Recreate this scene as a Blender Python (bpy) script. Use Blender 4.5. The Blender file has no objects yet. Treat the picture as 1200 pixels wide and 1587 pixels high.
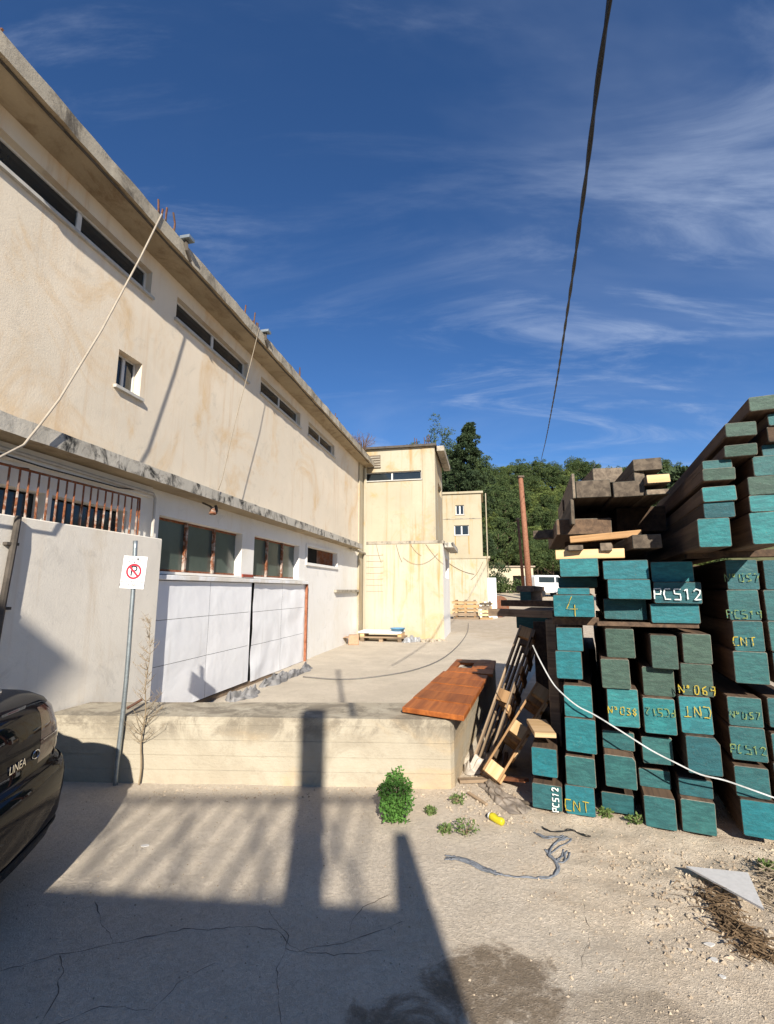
import bpy, bmesh, math, random
import numpy as np
from mathutils import Vector, Matrix, noise as mnoise
R = math.radians
random.seed(7)
sc = bpy.context.scene
C = sc.collection

# ------------------------------------------------------------------ camera, sky, sun, exposure
F_PX, CX, CY, HORIZON, EYE = 740.0, 600.0, 793.5, 914.0, 2.0
PITCH = math.atan((HORIZON - CY) / F_PX)
cd = bpy.data.cameras.new('camera'); cam = bpy.data.objects.new('camera', cd); C.objects.link(cam)
cam.location = (0, 0, EYE * 0.8); cam.rotation_euler = (R(90) + PITCH, 0, 0)
cd.sensor_fit = 'HORIZONTAL'; cd.sensor_width = 36.0; cd.lens = 36.0 * F_PX / 1200.0
cd.clip_start = 0.05; cd.clip_end = 3000
sc.camera = cam

LIGHT = Vector((-0.125, 1.0, -0.56)).normalized()
SUN_EL = math.asin(-LIGHT.z); SUN_ROT = math.atan2(-LIGHT.x, -LIGHT.y)
sl = bpy.data.lights.new('sun', 'SUN'); sl.energy = 5.0; sl.angle = R(0.53); sl.color = (1.0, 0.93, 0.82)
so = bpy.data.objects.new('sun', sl); C.objects.link(so)
so.rotation_euler = LIGHT.to_track_quat('-Z', 'Y').to_euler(); so.location = (2, -20, 15)

sc.view_settings.view_transform = 'Standard'; sc.view_settings.look = 'None'
sc.view_settings.exposure = 0.85; sc.view_settings.gamma = 1.0; sc.view_settings.use_curve_mapping = False

def build_world():
    w = bpy.data.worlds.new('World'); sc.world = w; w.use_nodes = True
    nt = w.node_tree; nt.nodes.clear(); L = nt.links.new
    out = nt.nodes.new('ShaderNodeOutputWorld'); bg = nt.nodes.new('ShaderNodeBackground')
    bg.inputs['Strength'].default_value = 0.057
    sky = nt.nodes.new('ShaderNodeTexSky'); sky.sky_type = 'NISHITA'; sky.sun_disc = False
    sky.sun_elevation = SUN_EL; sky.sun_rotation = SUN_ROT
    sky.air_density = 1.0; sky.dust_density = 0.25; sky.ozone_density = 3.0; sky.altitude = 300
    tc = nt.nodes.new('ShaderNodeTexCoord')
    sep = nt.nodes.new('ShaderNodeSeparateXYZ'); L(tc.outputs['Generated'], sep.inputs[0])
    def m(op, a, b=None, clamp=False):
        n = nt.nodes.new('ShaderNodeMath'); n.operation = op; n.use_clamp = clamp
        for i, v in enumerate((a, b)):
            if v is None: continue
            if isinstance(v, (int, float)): n.inputs[i].default_value = v
            else: L(v, n.inputs[i])
        return n.outputs[0]
    zz = m('ADD', m('MAXIMUM', sep.outputs['Z'], 0.0), 0.18)
    px = m('DIVIDE', sep.outputs['X'], zz); py = m('DIVIDE', sep.outputs['Y'], zz)
    cmb = nt.nodes.new('ShaderNodeCombineXYZ'); L(px, cmb.inputs[0]); L(py, cmb.inputs[1])
    def mapped(rot, sx, sy, off):
        mp = nt.nodes.new('ShaderNodeMapping'); mp.inputs['Rotation'].default_value = (0, 0, R(rot))
        mp.inputs['Scale'].default_value = (sx, sy, 1); mp.inputs['Location'].default_value = off
        L(cmb.outputs[0], mp.inputs[0]); return mp.outputs[0]
    def nz(vec, scale, det, rough, dist):
        n = nt.nodes.new('ShaderNodeTexNoise'); n.inputs['Scale'].default_value = scale
        n.inputs['Detail'].default_value = det; n.inputs['Roughness'].default_value = rough
        n.inputs['Distortion'].default_value = dist; L(vec, n.inputs['Vector']); return n.outputs['Fac']
    def rng(v, a, b):
        n = nt.nodes.new('ShaderNodeMapRange'); n.interpolation_type = 'SMOOTHSTEP'
        n.inputs['From Min'].default_value = a; n.inputs['From Max'].default_value = b
        L(v, n.inputs['Value']); return n.outputs['Result']
    wisp = rng(nz(mapped(24, 0.75, 2.6, (3.1, 1.7, 0)), 1.25, 9, 0.64, 1.1), 0.46, 0.74)
    cover = rng(nz(mapped(-10, 0.8, 1.0, (8.3, 4.2, 0)), 0.9, 3, 0.5, 0.3), 0.40, 0.66)
    veil = rng(nz(mapped(30, 0.6, 1.3, (1.0, 6.0, 0)), 0.8, 6, 0.58, 0.6), 0.44, 0.84)
    fac = m('ADD', m('MULTIPLY', wisp, m('ADD', m('MULTIPLY', cover, 0.60), 0.10)), m('MULTIPLY', veil, 0.26), True)
    cl = nt.nodes.new('ShaderNodeMix'); cl.data_type = 'RGBA'
    L(fac, cl.inputs['Factor'])
    tint = nt.nodes.new('ShaderNodeMix'); tint.data_type = 'RGBA'; tint.blend_type = 'MULTIPLY'
    tint.inputs['Factor'].default_value = 1.0; tint.inputs['B'].default_value = (0.54, 0.86, 1.22, 1)
    L(sky.outputs[0], tint.inputs['A']); L(tint.outputs['Result'], cl.inputs['A'])
    cl.inputs['B'].default_value = (5.6, 6.6, 8.6, 1)
    L(cl.outputs['Result'], bg.inputs['Color']); L(bg.outputs[0], out.inputs['Surface'])
build_world()

# ------------------------------------------------------------------ geometry helpers
def ray(x, y):
    dx = (x - CX) / F_PX; dv = (CY - y) / F_PX; c, s = math.cos(PITCH), math.sin(PITCH)
    return Vector((dx, c - dv * s, s + dv * c))
EYEP = Vector((0, 0, EYE))
def on_level(x, y, z=0.0):
    r = ray(x, y); return EYEP + r * ((z - EYE) / r.z)
def on_plane(x, y, p0, n):
    r = ray(x, y); return EYEP + r * ((Vector(p0) - EYEP).dot(Vector(n)) / r.dot(Vector(n)))
def at_depth(x, y, d):
    r = ray(x, y); return EYEP + r * (d / r.y)

# The far yard and its buildings were surveyed in larger units than the near yard: 1 site unit = 1.44 near units,
# with the site datum 0.88 below the near one. At the end everything is brought to metres (1 near unit = 0.8 m).
SITE = Matrix.Translation((0, 0, EYE - 1.44 * EYE)) @ Matrix.Scale(1.44, 4)
METRE = 0.8
site_objs = []
def site_begin(): global _before; _before = set(bpy.data.objects)
def site_end(): site_objs.extend(o for o in bpy.data.objects if o not in _before and o.parent is None)

class MB:
    def __init__(s): s.v = []; s.f = []; s.m = []
    def add(s, vs, fs, mi=0):
        o = len(s.v); s.v += [tuple(v) for v in vs]; s.f += [tuple(i + o for i in f) for f in fs]; s.m += [mi] * len(fs)
        return s
    def box(s, x0, x1, y0, y1, z0, z1, mi=0, M=None):
        vs = [Vector((x, y, z)) for z in (z0, z1) for y in (y0, y1) for x in (x0, x1)]
        if M is not None: vs = [M @ v for v in vs]
        return s.add(vs, [(0, 2, 3, 1), (4, 5, 7, 6), (0, 1, 5, 4), (2, 6, 7, 3), (0, 4, 6, 2), (1, 3, 7, 5)], mi)
    def prism(s, poly, z0, z1, mi=0, M=None):
        n = len(poly)
        vs = [Vector((p[0], p[1], z0)) for p in poly] + [Vector((p[0], p[1], z1)) for p in poly]
        if M is not None: vs = [M @ v for v in vs]
        fs = [tuple(reversed(range(n))), tuple(range(n, 2 * n))] + [(i, (i + 1) % n, n + (i + 1) % n, n + i) for i in range(n)]
        return s.add(vs, fs, mi)
    def tube(s, pts, r, n=8, mi=0, cap=True):
        pts = [Vector(p) for p in pts]; rs = r if isinstance(r, (list, tuple)) else [r] * len(pts)
        rings = []; prev = None
        for i, p in enumerate(pts):
            t = (pts[min(i + 1, len(pts) - 1)] - pts[max(i - 1, 0)]).normalized()
            if prev is None:
                a = Vector((0, 0, 1)) if abs(t.z) < .9 else Vector((1, 0, 0)); u = t.cross(a).normalized()
            else:
                u = (prev - t * prev.dot(t)).normalized()
            prev = u; w = t.cross(u)
            rings.append([p + (u * math.cos(2 * math.pi * k / n) + w * math.sin(2 * math.pi * k / n)) * rs[i] for k in range(n)])
        vs = [v for ring in rings for v in ring]
        fs = [(i * n + k, i * n + (k + 1) % n, (i + 1) * n + (k + 1) % n, (i + 1) * n + k) for i in range(len(pts) - 1) for k in range(n)]
        if cap: fs += [tuple(reversed(range(n))), tuple(range((len(pts) - 1) * n, len(pts) * n))]
        return s.add(vs, fs, mi)
    def ribbon(s, pts, w, up=(0, 0, 1), th=0.004, mi=0):
        pts = [Vector(p) for p in pts]; up = Vector(up); vs = []; n = len(pts)
        ws = w if isinstance(w, (list, tuple)) else [w] * n
        for i, p in enumerate(pts):
            t = (pts[min(i + 1, n - 1)] - pts[max(i - 1, 0)]).normalized(); sd = t.cross(up).normalized() * ws[i] * .5
            vs += [p - sd, p + sd, p + sd + up * th, p - sd + up * th]
        fs = []
        for i in range(n - 1):
            a, b = i * 4, i * 4 + 4
            fs += [(a + k, b + k, b + (k + 1) % 4, a + (k + 1) % 4) for k in range(4)]
        fs += [(0, 1, 2, 3), ((n - 1) * 4 + 3, (n - 1) * 4 + 2, (n - 1) * 4 + 1, (n - 1) * 4)]
        return s.add(vs, fs, mi)
    def mesh(s, name, mats, smooth=False, bevel=0.0):
        me = bpy.data.meshes.new(name); me.from_pydata(s.v, [], s.f)
        for m_ in (mats if isinstance(mats, (list, tuple)) else [mats]): me.materials.append(m_)
        if any(s.m): me.polygons.foreach_set('material_index', s.m)
        bm = bmesh.new(); bm.from_mesh(me)
        if bevel > 0:
            bmesh.ops.remove_doubles(bm, verts=bm.verts, dist=1e-5)
            bmesh.ops.bevel(bm, geom=list(bm.edges), offset=bevel, segments=1, affect='EDGES', clamp_overlap=True)
        bmesh.ops.recalc_face_normals(bm, faces=bm.faces); bm.to_mesh(me); bm.free()
        if smooth: me.polygons.foreach_set('use_smooth', [True] * len(me.polygons))
        me.update(); return me
    def build(s, name, mats, parent=None, smooth=False, bevel=0.0, loc=None, rotz=0.0):
        o = bpy.data.objects.new(name, s.mesh(name, mats, smooth, bevel)); C.objects.link(o)
        if parent is not None: o.parent = parent
        if loc is not None: o.location = loc
        if rotz: o.rotation_euler = (0, 0, rotz)
        return o
def tag(o, label=None, cat=None, group=None, kind=None):
    if label: o['label'] = label
    if cat: o['category'] = cat
    if group: o['group'] = group
    if kind: o['kind'] = kind
    return o
def thing(name, label, cat, loc=(0, 0, 0), rotz=0.0, group=None):
    o = bpy.data.objects.new(name, None); C.objects.link(o); o.location = loc; o.rotation_euler = (0, 0, rotz)
    o.empty_display_size = 0.2
    return tag(o, label, cat, group)
def copy_tree(o, parent=None):
    c = o.copy(); C.objects.link(c); c.parent = parent
    for ch in o.children: copy_tree(ch, c)
    return c
def child_mesh(name, me, parent, M=None):
    o = bpy.data.objects.new(name, me); C.objects.link(o); o.parent = parent
    if M is not None: o.matrix_basis = M
    return o
def rnd(a, b): return random.uniform(a, b)

# ------------------------------------------------------------------ materials
class Mat:
    def __init__(s, name, rough=0.8, metal=0.0, spec=0.3):
        s.m = bpy.data.materials.new(name); s.m.use_nodes = True; s.nt = s.m.node_tree
        s.b = s.nt.nodes['Principled BSDF']; s.b.inputs['Roughness'].default_value = rough
        s.b.inputs['Metallic'].default_value = metal; s.b.inputs['Specular IOR Level'].default_value = spec
        s.tc = s.nt.nodes.new('ShaderNodeTexCoord')
    def node(s, t, **k):
        n = s.nt.nodes.new(t)
        for a, v in k.items(): setattr(n, a, v)
        return n
    def link(s, a, b): s.nt.links.new(a, b)
    def vec(s, scale=(1, 1, 1), loc=(0, 0, 0), rot=(0, 0, 0), src='Object'):
        n = s.node('ShaderNodeMapping'); n.inputs['Scale'].default_value = scale
        n.inputs['Location'].default_value = loc; n.inputs['Rotation'].default_value = rot
        s.link(s.tc.outputs[src], n.inputs[0]); return n.outputs[0]
    def noise(s, scale=5, det=6, rough=.6, dist=0, v=None):
        n = s.node('ShaderNodeTexNoise'); n.inputs['Scale'].default_value = scale; n.inputs['Detail'].default_value = det
        n.inputs['Roughness'].default_value = rough; n.inputs['Distortion'].default_value = dist
        s.link(v if v is not None else s.tc.outputs['Object'], n.inputs['Vector']); return n.outputs['Fac']
    def voro(s, scale=5, feature='F1', v=None, out='Distance'):
        n = s.node('ShaderNodeTexVoronoi', feature=feature); n.inputs['Scale'].default_value = scale
        s.link(v if v is not None else s.tc.outputs['Object'], n.inputs['Vector']); return n.outputs[out]
    def rng(s, f, a, b, lo=0.0, hi=1.0):
        n = s.node('ShaderNodeMapRange', interpolation_type='SMOOTHSTEP')
        for k, v in (('From Min', a), ('From Max', b), ('To Min', lo), ('To Max', hi)): n.inputs[k].default_value = v
        s.link(f, n.inputs['Value']); return n.outputs['Result']
    def math(s, op, a, b=None, clamp=False):
        n = s.node('ShaderNodeMath', operation=op, use_clamp=clamp)
        for i, v in enumerate((a, b)):
            if v is None: continue
            if isinstance(v, (int, float)): n.inputs[i].default_value = v
            else: s.link(v, n.inputs[i])
        return n.outputs[0]
    def mix(s, f, a, b, mode='MIX'):
        n = s.node('ShaderNodeMix', data_type='RGBA', blend_type=mode)
        for k, v in (('Factor', f), ('A', a), ('B', b)):
            if isinstance(v, (int, float)): n.inputs[k].default_value = v
            elif isinstance(v, tuple): n.inputs[k].default_value = (*v, 1) if len(v) == 3 else v
            else: s.link(v, n.inputs[k])
        return n.outputs['Result']
    def sep(s, src='Object'):
        n = s.node('ShaderNodeSeparateXYZ'); s.link(s.tc.outputs[src], n.inputs[0]); return n.outputs
    def color(s, c):
        if isinstance(c, tuple): s.b.inputs['Base Color'].default_value = (*c, 1)
        else: s.link(c, s.b.inputs['Base Color'])
        return s
    def rough(s, f): s.link(f, s.b.inputs['Roughness']); return s
    def bump(s, h, strength=.4, dist=.02):
        n = s.node('ShaderNodeBump'); n.inputs['Strength'].default_value = strength; n.inputs['Distance'].default_value = dist
        s.link(h, n.inputs['Height']); s.link(n.outputs[0], s.b.inputs['Normal']); return s
    def rand(s): return s.node('ShaderNodeObjectInfo').outputs['Random']

def plaster(name, base, dark, stain, streak=0.5, patch=0.6, lo=0.0):
    m = Mat(name, .92, 0, .2)
    big = m.noise(.55, 5, .6, .6); mid = m.noise(2.2, 7, .65, .3)
    c = m.mix(m.rng(big, .35, .68), base, dark)
    c = m.mix(m.math('MULTIPLY', m.rng(m.noise(1.1, 6, .7, 1.0, m.vec((1, 1, .7), (4, 2, 1))), .5, .72), patch), c, stain)
    st = m.noise(1.0, 5, .65, .2, m.vec((6, 6, .28), (1, 3, 0)))
    st2 = m.noise(1.0, 4, .6, 0, m.vec((16, 16, .4), (7, 1, 0)))
    mask = m.rng(m.noise(.7, 4, .6, .8, m.vec((1, 1, .6), (6, 2, 9))), .40, .62, .55 if streak > .9 else 0.0, 1.0)
    f = m.math('MULTIPLY', m.math('MULTIPLY', m.rng(st, .50, .72), mask), streak)
    c = m.mix(f, c, tuple(v * k for v, k in zip(stain, (.85, .72, .55))))
    c = m.mix(m.math('MULTIPLY', m.math('MULTIPLY', m.rng(st2, .58, .78), mask), streak * .45), c, tuple(v * .55 for v in base))
    c = m.mix(m.math('MULTIPLY', m.rng(mid, .55, .8), .25), c, tuple(min(1, v * 1.25) for v in base))
    c = m.mix(m.math('MULTIPLY', m.rng(m.noise(3.4, 9, .78, .8, m.vec((1, 1, 1), (11, 3, 5))), .54, .68), .30), c, tuple(v * .62 for v in dark))
    m.color(c)
    m.bump(m.math('ADD', m.noise(60, 6, .7), m.math('MULTIPLY', m.noise(3, 5, .6), 2.0)), .26, .010)
    return m.m

def concrete(name, base, mould=(.05, .048, .04), amount=.6, scale=3.0, streaky=True):
    m = Mat(name, .93, 0, .2)
    c = m.mix(m.rng(m.noise(scale * .4, 6, .65, .5), .3, .7), base, tuple(v * .72 for v in base))
    f1 = m.rng(m.noise(scale, 9, .72, .6, m.vec((1, 1, .7 if streaky else 1))), .46, .64)
    f2 = m.rng(m.noise(scale * .35, 3, .5, .3, m.vec((1, 1, 1), (3, 5, 1))), .28, .52)
    c = m.mix(m.math('MULTIPLY', m.math('MULTIPLY', f1, f2), amount), c, mould)
    c = m.mix(m.math('MULTIPLY', m.rng(m.noise(30, 4, .7), .55, .8), .3), c, tuple(min(.9, v * 1.3) for v in base))
    m.color(c); m.bump(m.noise(26, 8, .75), .5, .014)
    return m.m

def wood(name, a, b, grain=18.0, rough=.85, along='Y', dirt=.4, randomise=.35):
    m = Mat(name, rough, 0, .25)
    sc_ = {'X': (.6, grain, grain), 'Y': (grain, .6, grain), 'Z': (grain, grain, .6)}[along]
    r = m.rand(); off = m.node('ShaderNodeVectorMath', operation='ADD')
    cmb = m.node('ShaderNodeCombineXYZ')
    for i in range(3): m.link(m.math('MULTIPLY', r, 37.0 + 11 * i), cmb.inputs[i])
    m.link(m.tc.outputs['Object'], off.inputs[0]); m.link(cmb.outputs[0], off.inputs[1])
    mp = m.node('ShaderNodeMapping'); mp.inputs['Scale'].default_value = sc_; m.link(off.outputs[0], mp.inputs[0])
    g = m.noise(1.0, 6, .65, .5, mp.outputs[0])
    c = m.mix(m.rng(g, .3, .7), a, b)
    c = m.mix(m.math('MULTIPLY', m.rng(m.noise(3.0, 6, .7, .4, off.outputs[0]), .5, .75), dirt), c, tuple(v * .35 for v in b))
    hv = m.node('ShaderNodeHueSaturation'); m.link(c, hv.inputs['Color'])
    m.link(m.rng(r, 0, 1, 1 - randomise, 1 + randomise), hv.inputs['Value'])
    m.color(hv.outputs[0]); m.bump(g, .45, .008)
    return m.m

def paint_end(name, a, b, chalk, wet=.55):
    m = Mat(name, .62, 0, .35); r = m.rand()
    off = m.node('ShaderNodeVectorMath', operation='ADD'); cmb = m.node('ShaderNodeCombineXYZ')
    for i in range(3): m.link(m.math('MULTIPLY', r, 53.0 + 17 * i), cmb.inputs[i])
    m.link(m.tc.outputs['Object'], off.inputs[0]); m.link(cmb.outputs[0], off.inputs[1])
    o = off.outputs[0]
    c = m.mix(m.rng(r, .1, .9), a, b)
    mp = m.node('ShaderNodeMapping'); mp.inputs['Scale'].default_value = (9, 1, 34); mp.inputs['Rotation'].default_value = (0, .6, 0)
    m.link(o, mp.inputs[0])
    saw = m.noise(1.0, 6, .7, .4, mp.outputs[0])
    c = m.mix(m.math('MULTIPLY', m.rng(saw, .36, .6), .55), c, tuple(v * .42 for v in a))
    c = m.mix(m.math('MULTIPLY', m.rng(m.noise(5, 7, .7, .8, o), .52, .72), .6), c, tuple(v * .5 for v in b))
    c = m.mix(m.math('MULTIPLY', m.rng(m.noise(8, 9, .78, .6, o), .6, .74), .75), c, chalk)
    c = m.mix(m.math('MULTIPLY', m.rng(m.noise(60, 3, .6, 0, o), .62, .76), .5), c, (.10, .085, .06))
    m.color(c); m.bump(m.math('ADD', saw, m.noise(50, 4, .7, 0, o)), .5, .006)
    return m.m

def simple(name, col, rough=.6, metal=0.0, spec=.4, var=.2, scale=12, bump=.1):
    m = Mat(name, rough, metal, spec)
    m.color(m.mix(m.rng(m.noise(scale, 6, .65, .3), .35, .7), col, tuple(v * (1 - var) for v in col)))
    if bump: m.bump(m.noise(scale * 4, 5, .7), bump, .005)
    return m.m

def rusty(name, col, rust=(.22, .075, .03), amt=.7, rough=.75):
    m = Mat(name, rough, .1, .3)
    f = m.rng(m.noise(9, 8, .72, .5), .62 - .3 * amt, .72 - .2 * amt)
    m.color(m.mix(f, col, m.mix(m.rng(m.noise(40, 4, .7), .4, .65), rust, tuple(v * .45 for v in rust))))
    m.bump(m.noise(45, 5, .7), .3, .004); return m.m

UPPER = plaster('upper_plaster', (.70, .605, .475), (.63, .55, .435), (.60, .43, .25), .50, .85)
LOWER = plaster('lower_plaster', (.78, .755, .71), (.72, .69, .63), (.62, .53, .38), .22, .25)
FENCE = plaster('fence_plaster', (.72, .665, .575), (.60, .555, .485), (.56, .47, .35), .45, .60)
WING = plaster('wing_plaster', (.41, .365, .27), (.36, .315, .23), (.40, .27, .12), 1.0, .9)
WINGLOW = plaster('wing_plaster_low', (.45, .41, .32), (.40, .355, .26), (.42, .31, .13), 1.0, .75)
TOWER = plaster('tower_plaster', (.39, .34, .24), (.36, .31, .215), (.37, .26, .12), .7, .5)
SLAB = concrete('mouldy_slab', (.50, .46, .39), (.030, .030, .028), 1.0, 6.5)
EAVE = concrete('eave_concrete', (.40, .355, .28), (.06, .05, .04), .8, 3.0)
SOFFIT = concrete('soffit_concrete', (.42, .34, .23), (.16, .10, .05), .6, 2.0)
RETAIN = None
GLASS = simple('window_glass', (.020, .026, .030), .08, 0, .6, .3, 2, 0)
GREENGLASS = simple('dirty_green_glass', (.075, .098, .085), .22, 0, .5, .3, 1.4, 0)
ALU = simple('white_aluminium', (.62, .60, .56), .5, .0, .4, .15)
SILL = simple('stone_sill', (.46, .44, .40), .7, 0, .3)
GATEWHITE = None
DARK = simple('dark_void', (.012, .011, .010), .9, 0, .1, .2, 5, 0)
RUST = rusty('rusted_steel', (.20, .13, .10), (.27, .085, .03), .9)
RUSTBAR = rusty('bars_white_rust', (.42, .36, .31), (.22, .075, .03), .85)
REBAR = rusty('rebar', (.09, .055, .04), (.15, .06, .03), .8)
GALV = simple('galvanised_steel', (.36, .40, .41), .42, .75, .5, .25, 20)
BLACKRUB = simple('black_cable', (.012, .012, .014), .55, 0, .4, .3, 60)
CREAMCABLE = simple('cream_cable', (.36, .31, .245), .7, 0, .3)
WHITEP = simple('white_sheet', (.74, .74, .73), .5, 0, .4, .08, 3)
GREYRAG = simple('grey_rag', (.24, .235, .235), .95, 0, .1, .5, 7, .4)
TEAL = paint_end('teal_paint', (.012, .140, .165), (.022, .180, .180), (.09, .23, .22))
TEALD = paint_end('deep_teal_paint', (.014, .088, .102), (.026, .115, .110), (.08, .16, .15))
GREEN = paint_end('dull_green_paint', (.038, .080, .062), (.052, .095, .070), (.13, .17, .135))
WORN = wood('worn_edge', (.17, .145, .11), (.07, .085, .075), 30)
SIDEWOOD = wood('sawn_timber', (.125, .080, .050), (.055, .036, .025), 16)
GREYWOOD = wood('weathered_timber', (.20, .158, .115), (.085, .066, .050), 16, .9)
PALEWOOD = wood('pale_new_timber', (.58, .40, .22), (.44, .28, .13), 14, .8, 'X', .15)
PALLETW = wood('pallet_wood', (.40, .24, .115), (.24, .135, .06), 20, .85, 'X', .4)
PALLETG = wood('old_pallet_wood', (.27, .195, .125), (.14, .10, .068), 20, .9, 'X', .5)
ORANGEW = wood('varnished_door_wood', (.40, .125, .028), (.21, .060, .016), 10, .55, 'X', .45, .15)
def marker(name, col, keep):
    m = Mat(name, .75, 0, .2)
    f = m.rng(m.noise(42, 5, .7, .3), keep, keep + .12)
    m.color(m.mix(f, col, (.02, .105, .115))); return m.m
YELLOWP = marker('yellow_marker', (.40, .30, .03), .50)
WHITEM = marker('white_marker', (.60, .63, .60), .60)
PALEGREEN = marker('faded_marker', (.17, .22, .07), .46)
ROOFEDGE = simple('roof_edge', (.10, .085, .07), .85, 0, .2, .4, 8, .2)

def retain_mat():
    m = Mat('board_marked_concrete', .93, 0, .2)
    x, y, z = m.sep()
    c = m.mix(m.rng(m.noise(1.0, 6, .65, .7), .32, .68), (.42, .375, .29), (.35, .305, .23))
    c = m.mix(m.math('MULTIPLY', m.rng(m.noise(.7, 4, .6, .8, m.vec((1, 1, 2), (5, 0, 2))), .55, .7), .6), c, (.46, .33, .18))
    top = m.math('MULTIPLY', m.rng(z, .30, .62), m.rng(m.noise(2.6, 9, .75, .5), .40, .58))
    c = m.mix(m.math('MULTIPLY', top, .85), c, (.17, .145, .11))
    bot = m.math('MULTIPLY', m.rng(z, .22, .0), m.rng(m.noise(3, 7, .7, .5, m.vec((1, 1, 1), (9, 9, 9))), .45, .6))
    c = m.mix(m.math('MULTIPLY', bot, .4), c, (.30, .25, .19))
    c = m.mix(m.math('MULTIPLY', m.rng(m.noise(1.9, 9, .75, .9, m.vec((1, 1, 1.3), (3, 7, 1))), .50, .64), .45), c, (.27, .23, .17))
    # grain of the shuttering boards
    g = m.noise(1.0, 5, .6, .2, m.vec((1.2, 1.2, 46)))
    m.color(m.mix(m.math('MULTIPLY', m.rng(g, .45, .7), .09), c, (.30, .25, .18)))
    m.bump(m.math('ADD', m.math('MULTIPLY', g, .3), m.noise(30, 7, .75)), .5, .016)
    return m.m
RETAIN = retain_mat()

def ground_mat(name, concrete_c, sand_c, sand_bias):
    m = Mat(name, .95, 0, .15)
    x, y, z = m.sep()
    # sand takes over towards the timber stacks on the right
    s_ = m.math('ADD', m.math('MULTIPLY', x, .33), m.math('MULTIPLY', y, .10))
    s_ = m.math('ADD', s_, m.math('MULTIPLY', m.math('SUBTRACT', m.noise(.9, 7, .65, .6), .5), 1.9))
    f = m.rng(s_, sand_bias - .35, sand_bias + .45)
    con = m.mix(m.rng(m.noise(.8, 6, .65, .4), .3, .7), concrete_c, tuple(v * .80 for v in concrete_c))
    con = m.mix(m.math('MULTIPLY', m.rng(m.noise(7, 8, .75, .5), .5, .68), .35), con, tuple(v * .58 for v in concrete_c))
    sand = m.mix(m.rng(m.noise(2.6, 8, .7, .5), .32, .68), sand_c, tuple(v * k for v, k in zip(sand_c, (.74, .70, .66))))
    c = m.mix(f, con, sand)
    c = m.mix(m.math('MULTIPLY', m.rng(m.noise(85, 3, .6), .58, .72), .5), c, tuple(v * .45 for v in sand_c))
    c = m.mix(m.math('MULTIPLY', m.rng(m.noise(60, 4, .7, 0, m.vec((1, 1, 1), (4, 4, 4))), .62, .74), .6), c, tuple(min(.8, v * 1.55) for v in concrete_c))
    agg = m.rng(m.voro(95, 'F1', None, 'Distance'), .05, .5)
    c = m.mix(m.math('MULTIPLY', agg, .30), c, tuple(v * .62 for v in sand_c))
    c = m.mix(m.math('MULTIPLY', m.rng(m.noise(26, 7, .8, .3), .52, .64), .42), c, tuple(v * .55 for v in concrete_c))
    c = m.mix(m.math('MULTIPLY', m.rng(m.noise(1.7, 8, .72, .9, m.vec((1, 1, 1), (2, 8, 3))), .48, .64), .26), c, tuple(v * .62 for v in sand_c))
    # oil and damp stain in the foreground
    def spot(cx, cy, rx, ry, jit):
        dx = m.math('DIVIDE', m.math('SUBTRACT', x, cx), rx); dy = m.math('DIVIDE', m.math('SUBTRACT', y, cy), ry)
        d = m.math('ADD', m.math('MULTIPLY', dx, dx), m.math('MULTIPLY', dy, dy))
        d = m.math('ADD', d, m.math('MULTIPLY', m.math('SUBTRACT', m.noise(3.2, 8, .7, .7), .5), jit))
        return m.rng(d, 1.15, .45)
    dk = spot(.56, 2.80, .36, .30, 3.4)
    dk = m.math('MAXIMUM', dk, m.math('MULTIPLY', spot(.10, 2.45, .34, .30, 3.4), .9))
    dk = m.math('MAXIMUM', dk, m.math('MULTIPLY', spot(1.15, 2.6, .35, .22, 3.2), .5))
    dk = m.math('MULTIPLY', dk, m.rng(m.noise(16, 8, .8, .4), .30, .52, .45, 1.0))
    c = m.mix(m.math('MULTIPLY', dk, .80), c, (.125, .088, .053))
    m.color(c)
    h = m.math('ADD', m.noise(70, 6, .8), m.math('MULTIPLY', m.noise(22, 8, .75), .9))
    pit = m.rng(m.noise(34, 6, .8, .4), .38, .52)
    m.bump(m.math('ADD', m.math('ADD', h, m.math('MULTIPLY', agg, -.6)), m.math('MULTIPLY', pit, .9)), .60, .011)
    return m.m
GROUND = ground_mat('yard_ground', (.66, .575, .465), (.66, .555, .425), .62)
YARD = ground_mat('upper_yard_ground', (.68, .60, .485), (.62, .52, .39), 3.2)

def leaf_mat(name, a, b, tr=.0):
    m = Mat(name, .75, 0, .2)
    m.color(m.mix(m.rng(m.noise(1.3, 3, .6), .35, .65), a, b)); return m.m
PINE = leaf_mat('pine_needles', (.070, .100, .024), (.120, .145, .040))
PINE2 = leaf_mat('pine_needles_dark', (.036, .060, .020), (.068, .092, .028))
CYP = leaf_mat('cypress_foliage', (.020, .036, .015), (.040, .060, .024))
BUSH = leaf_mat('bush_leaves', (.050, .125, .022), (.085, .19, .035))
WEED = leaf_mat('weed_leaves', (.075, .12, .03), (.12, .16, .05))
DRY = simple('dry_stalk', (.26, .20, .13), .9, 0, .1)
DRYDARK = simple('dry_twigs', (.16, .10, .065), .9, 0, .1)
BARK = simple('bark', (.12, .085, .06), .95, 0, .1, .4, 9, .4)
HILLM = simple('hill_soil', (.10, .10, .05), .95, 0, .1, .4, .6, .1)

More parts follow.
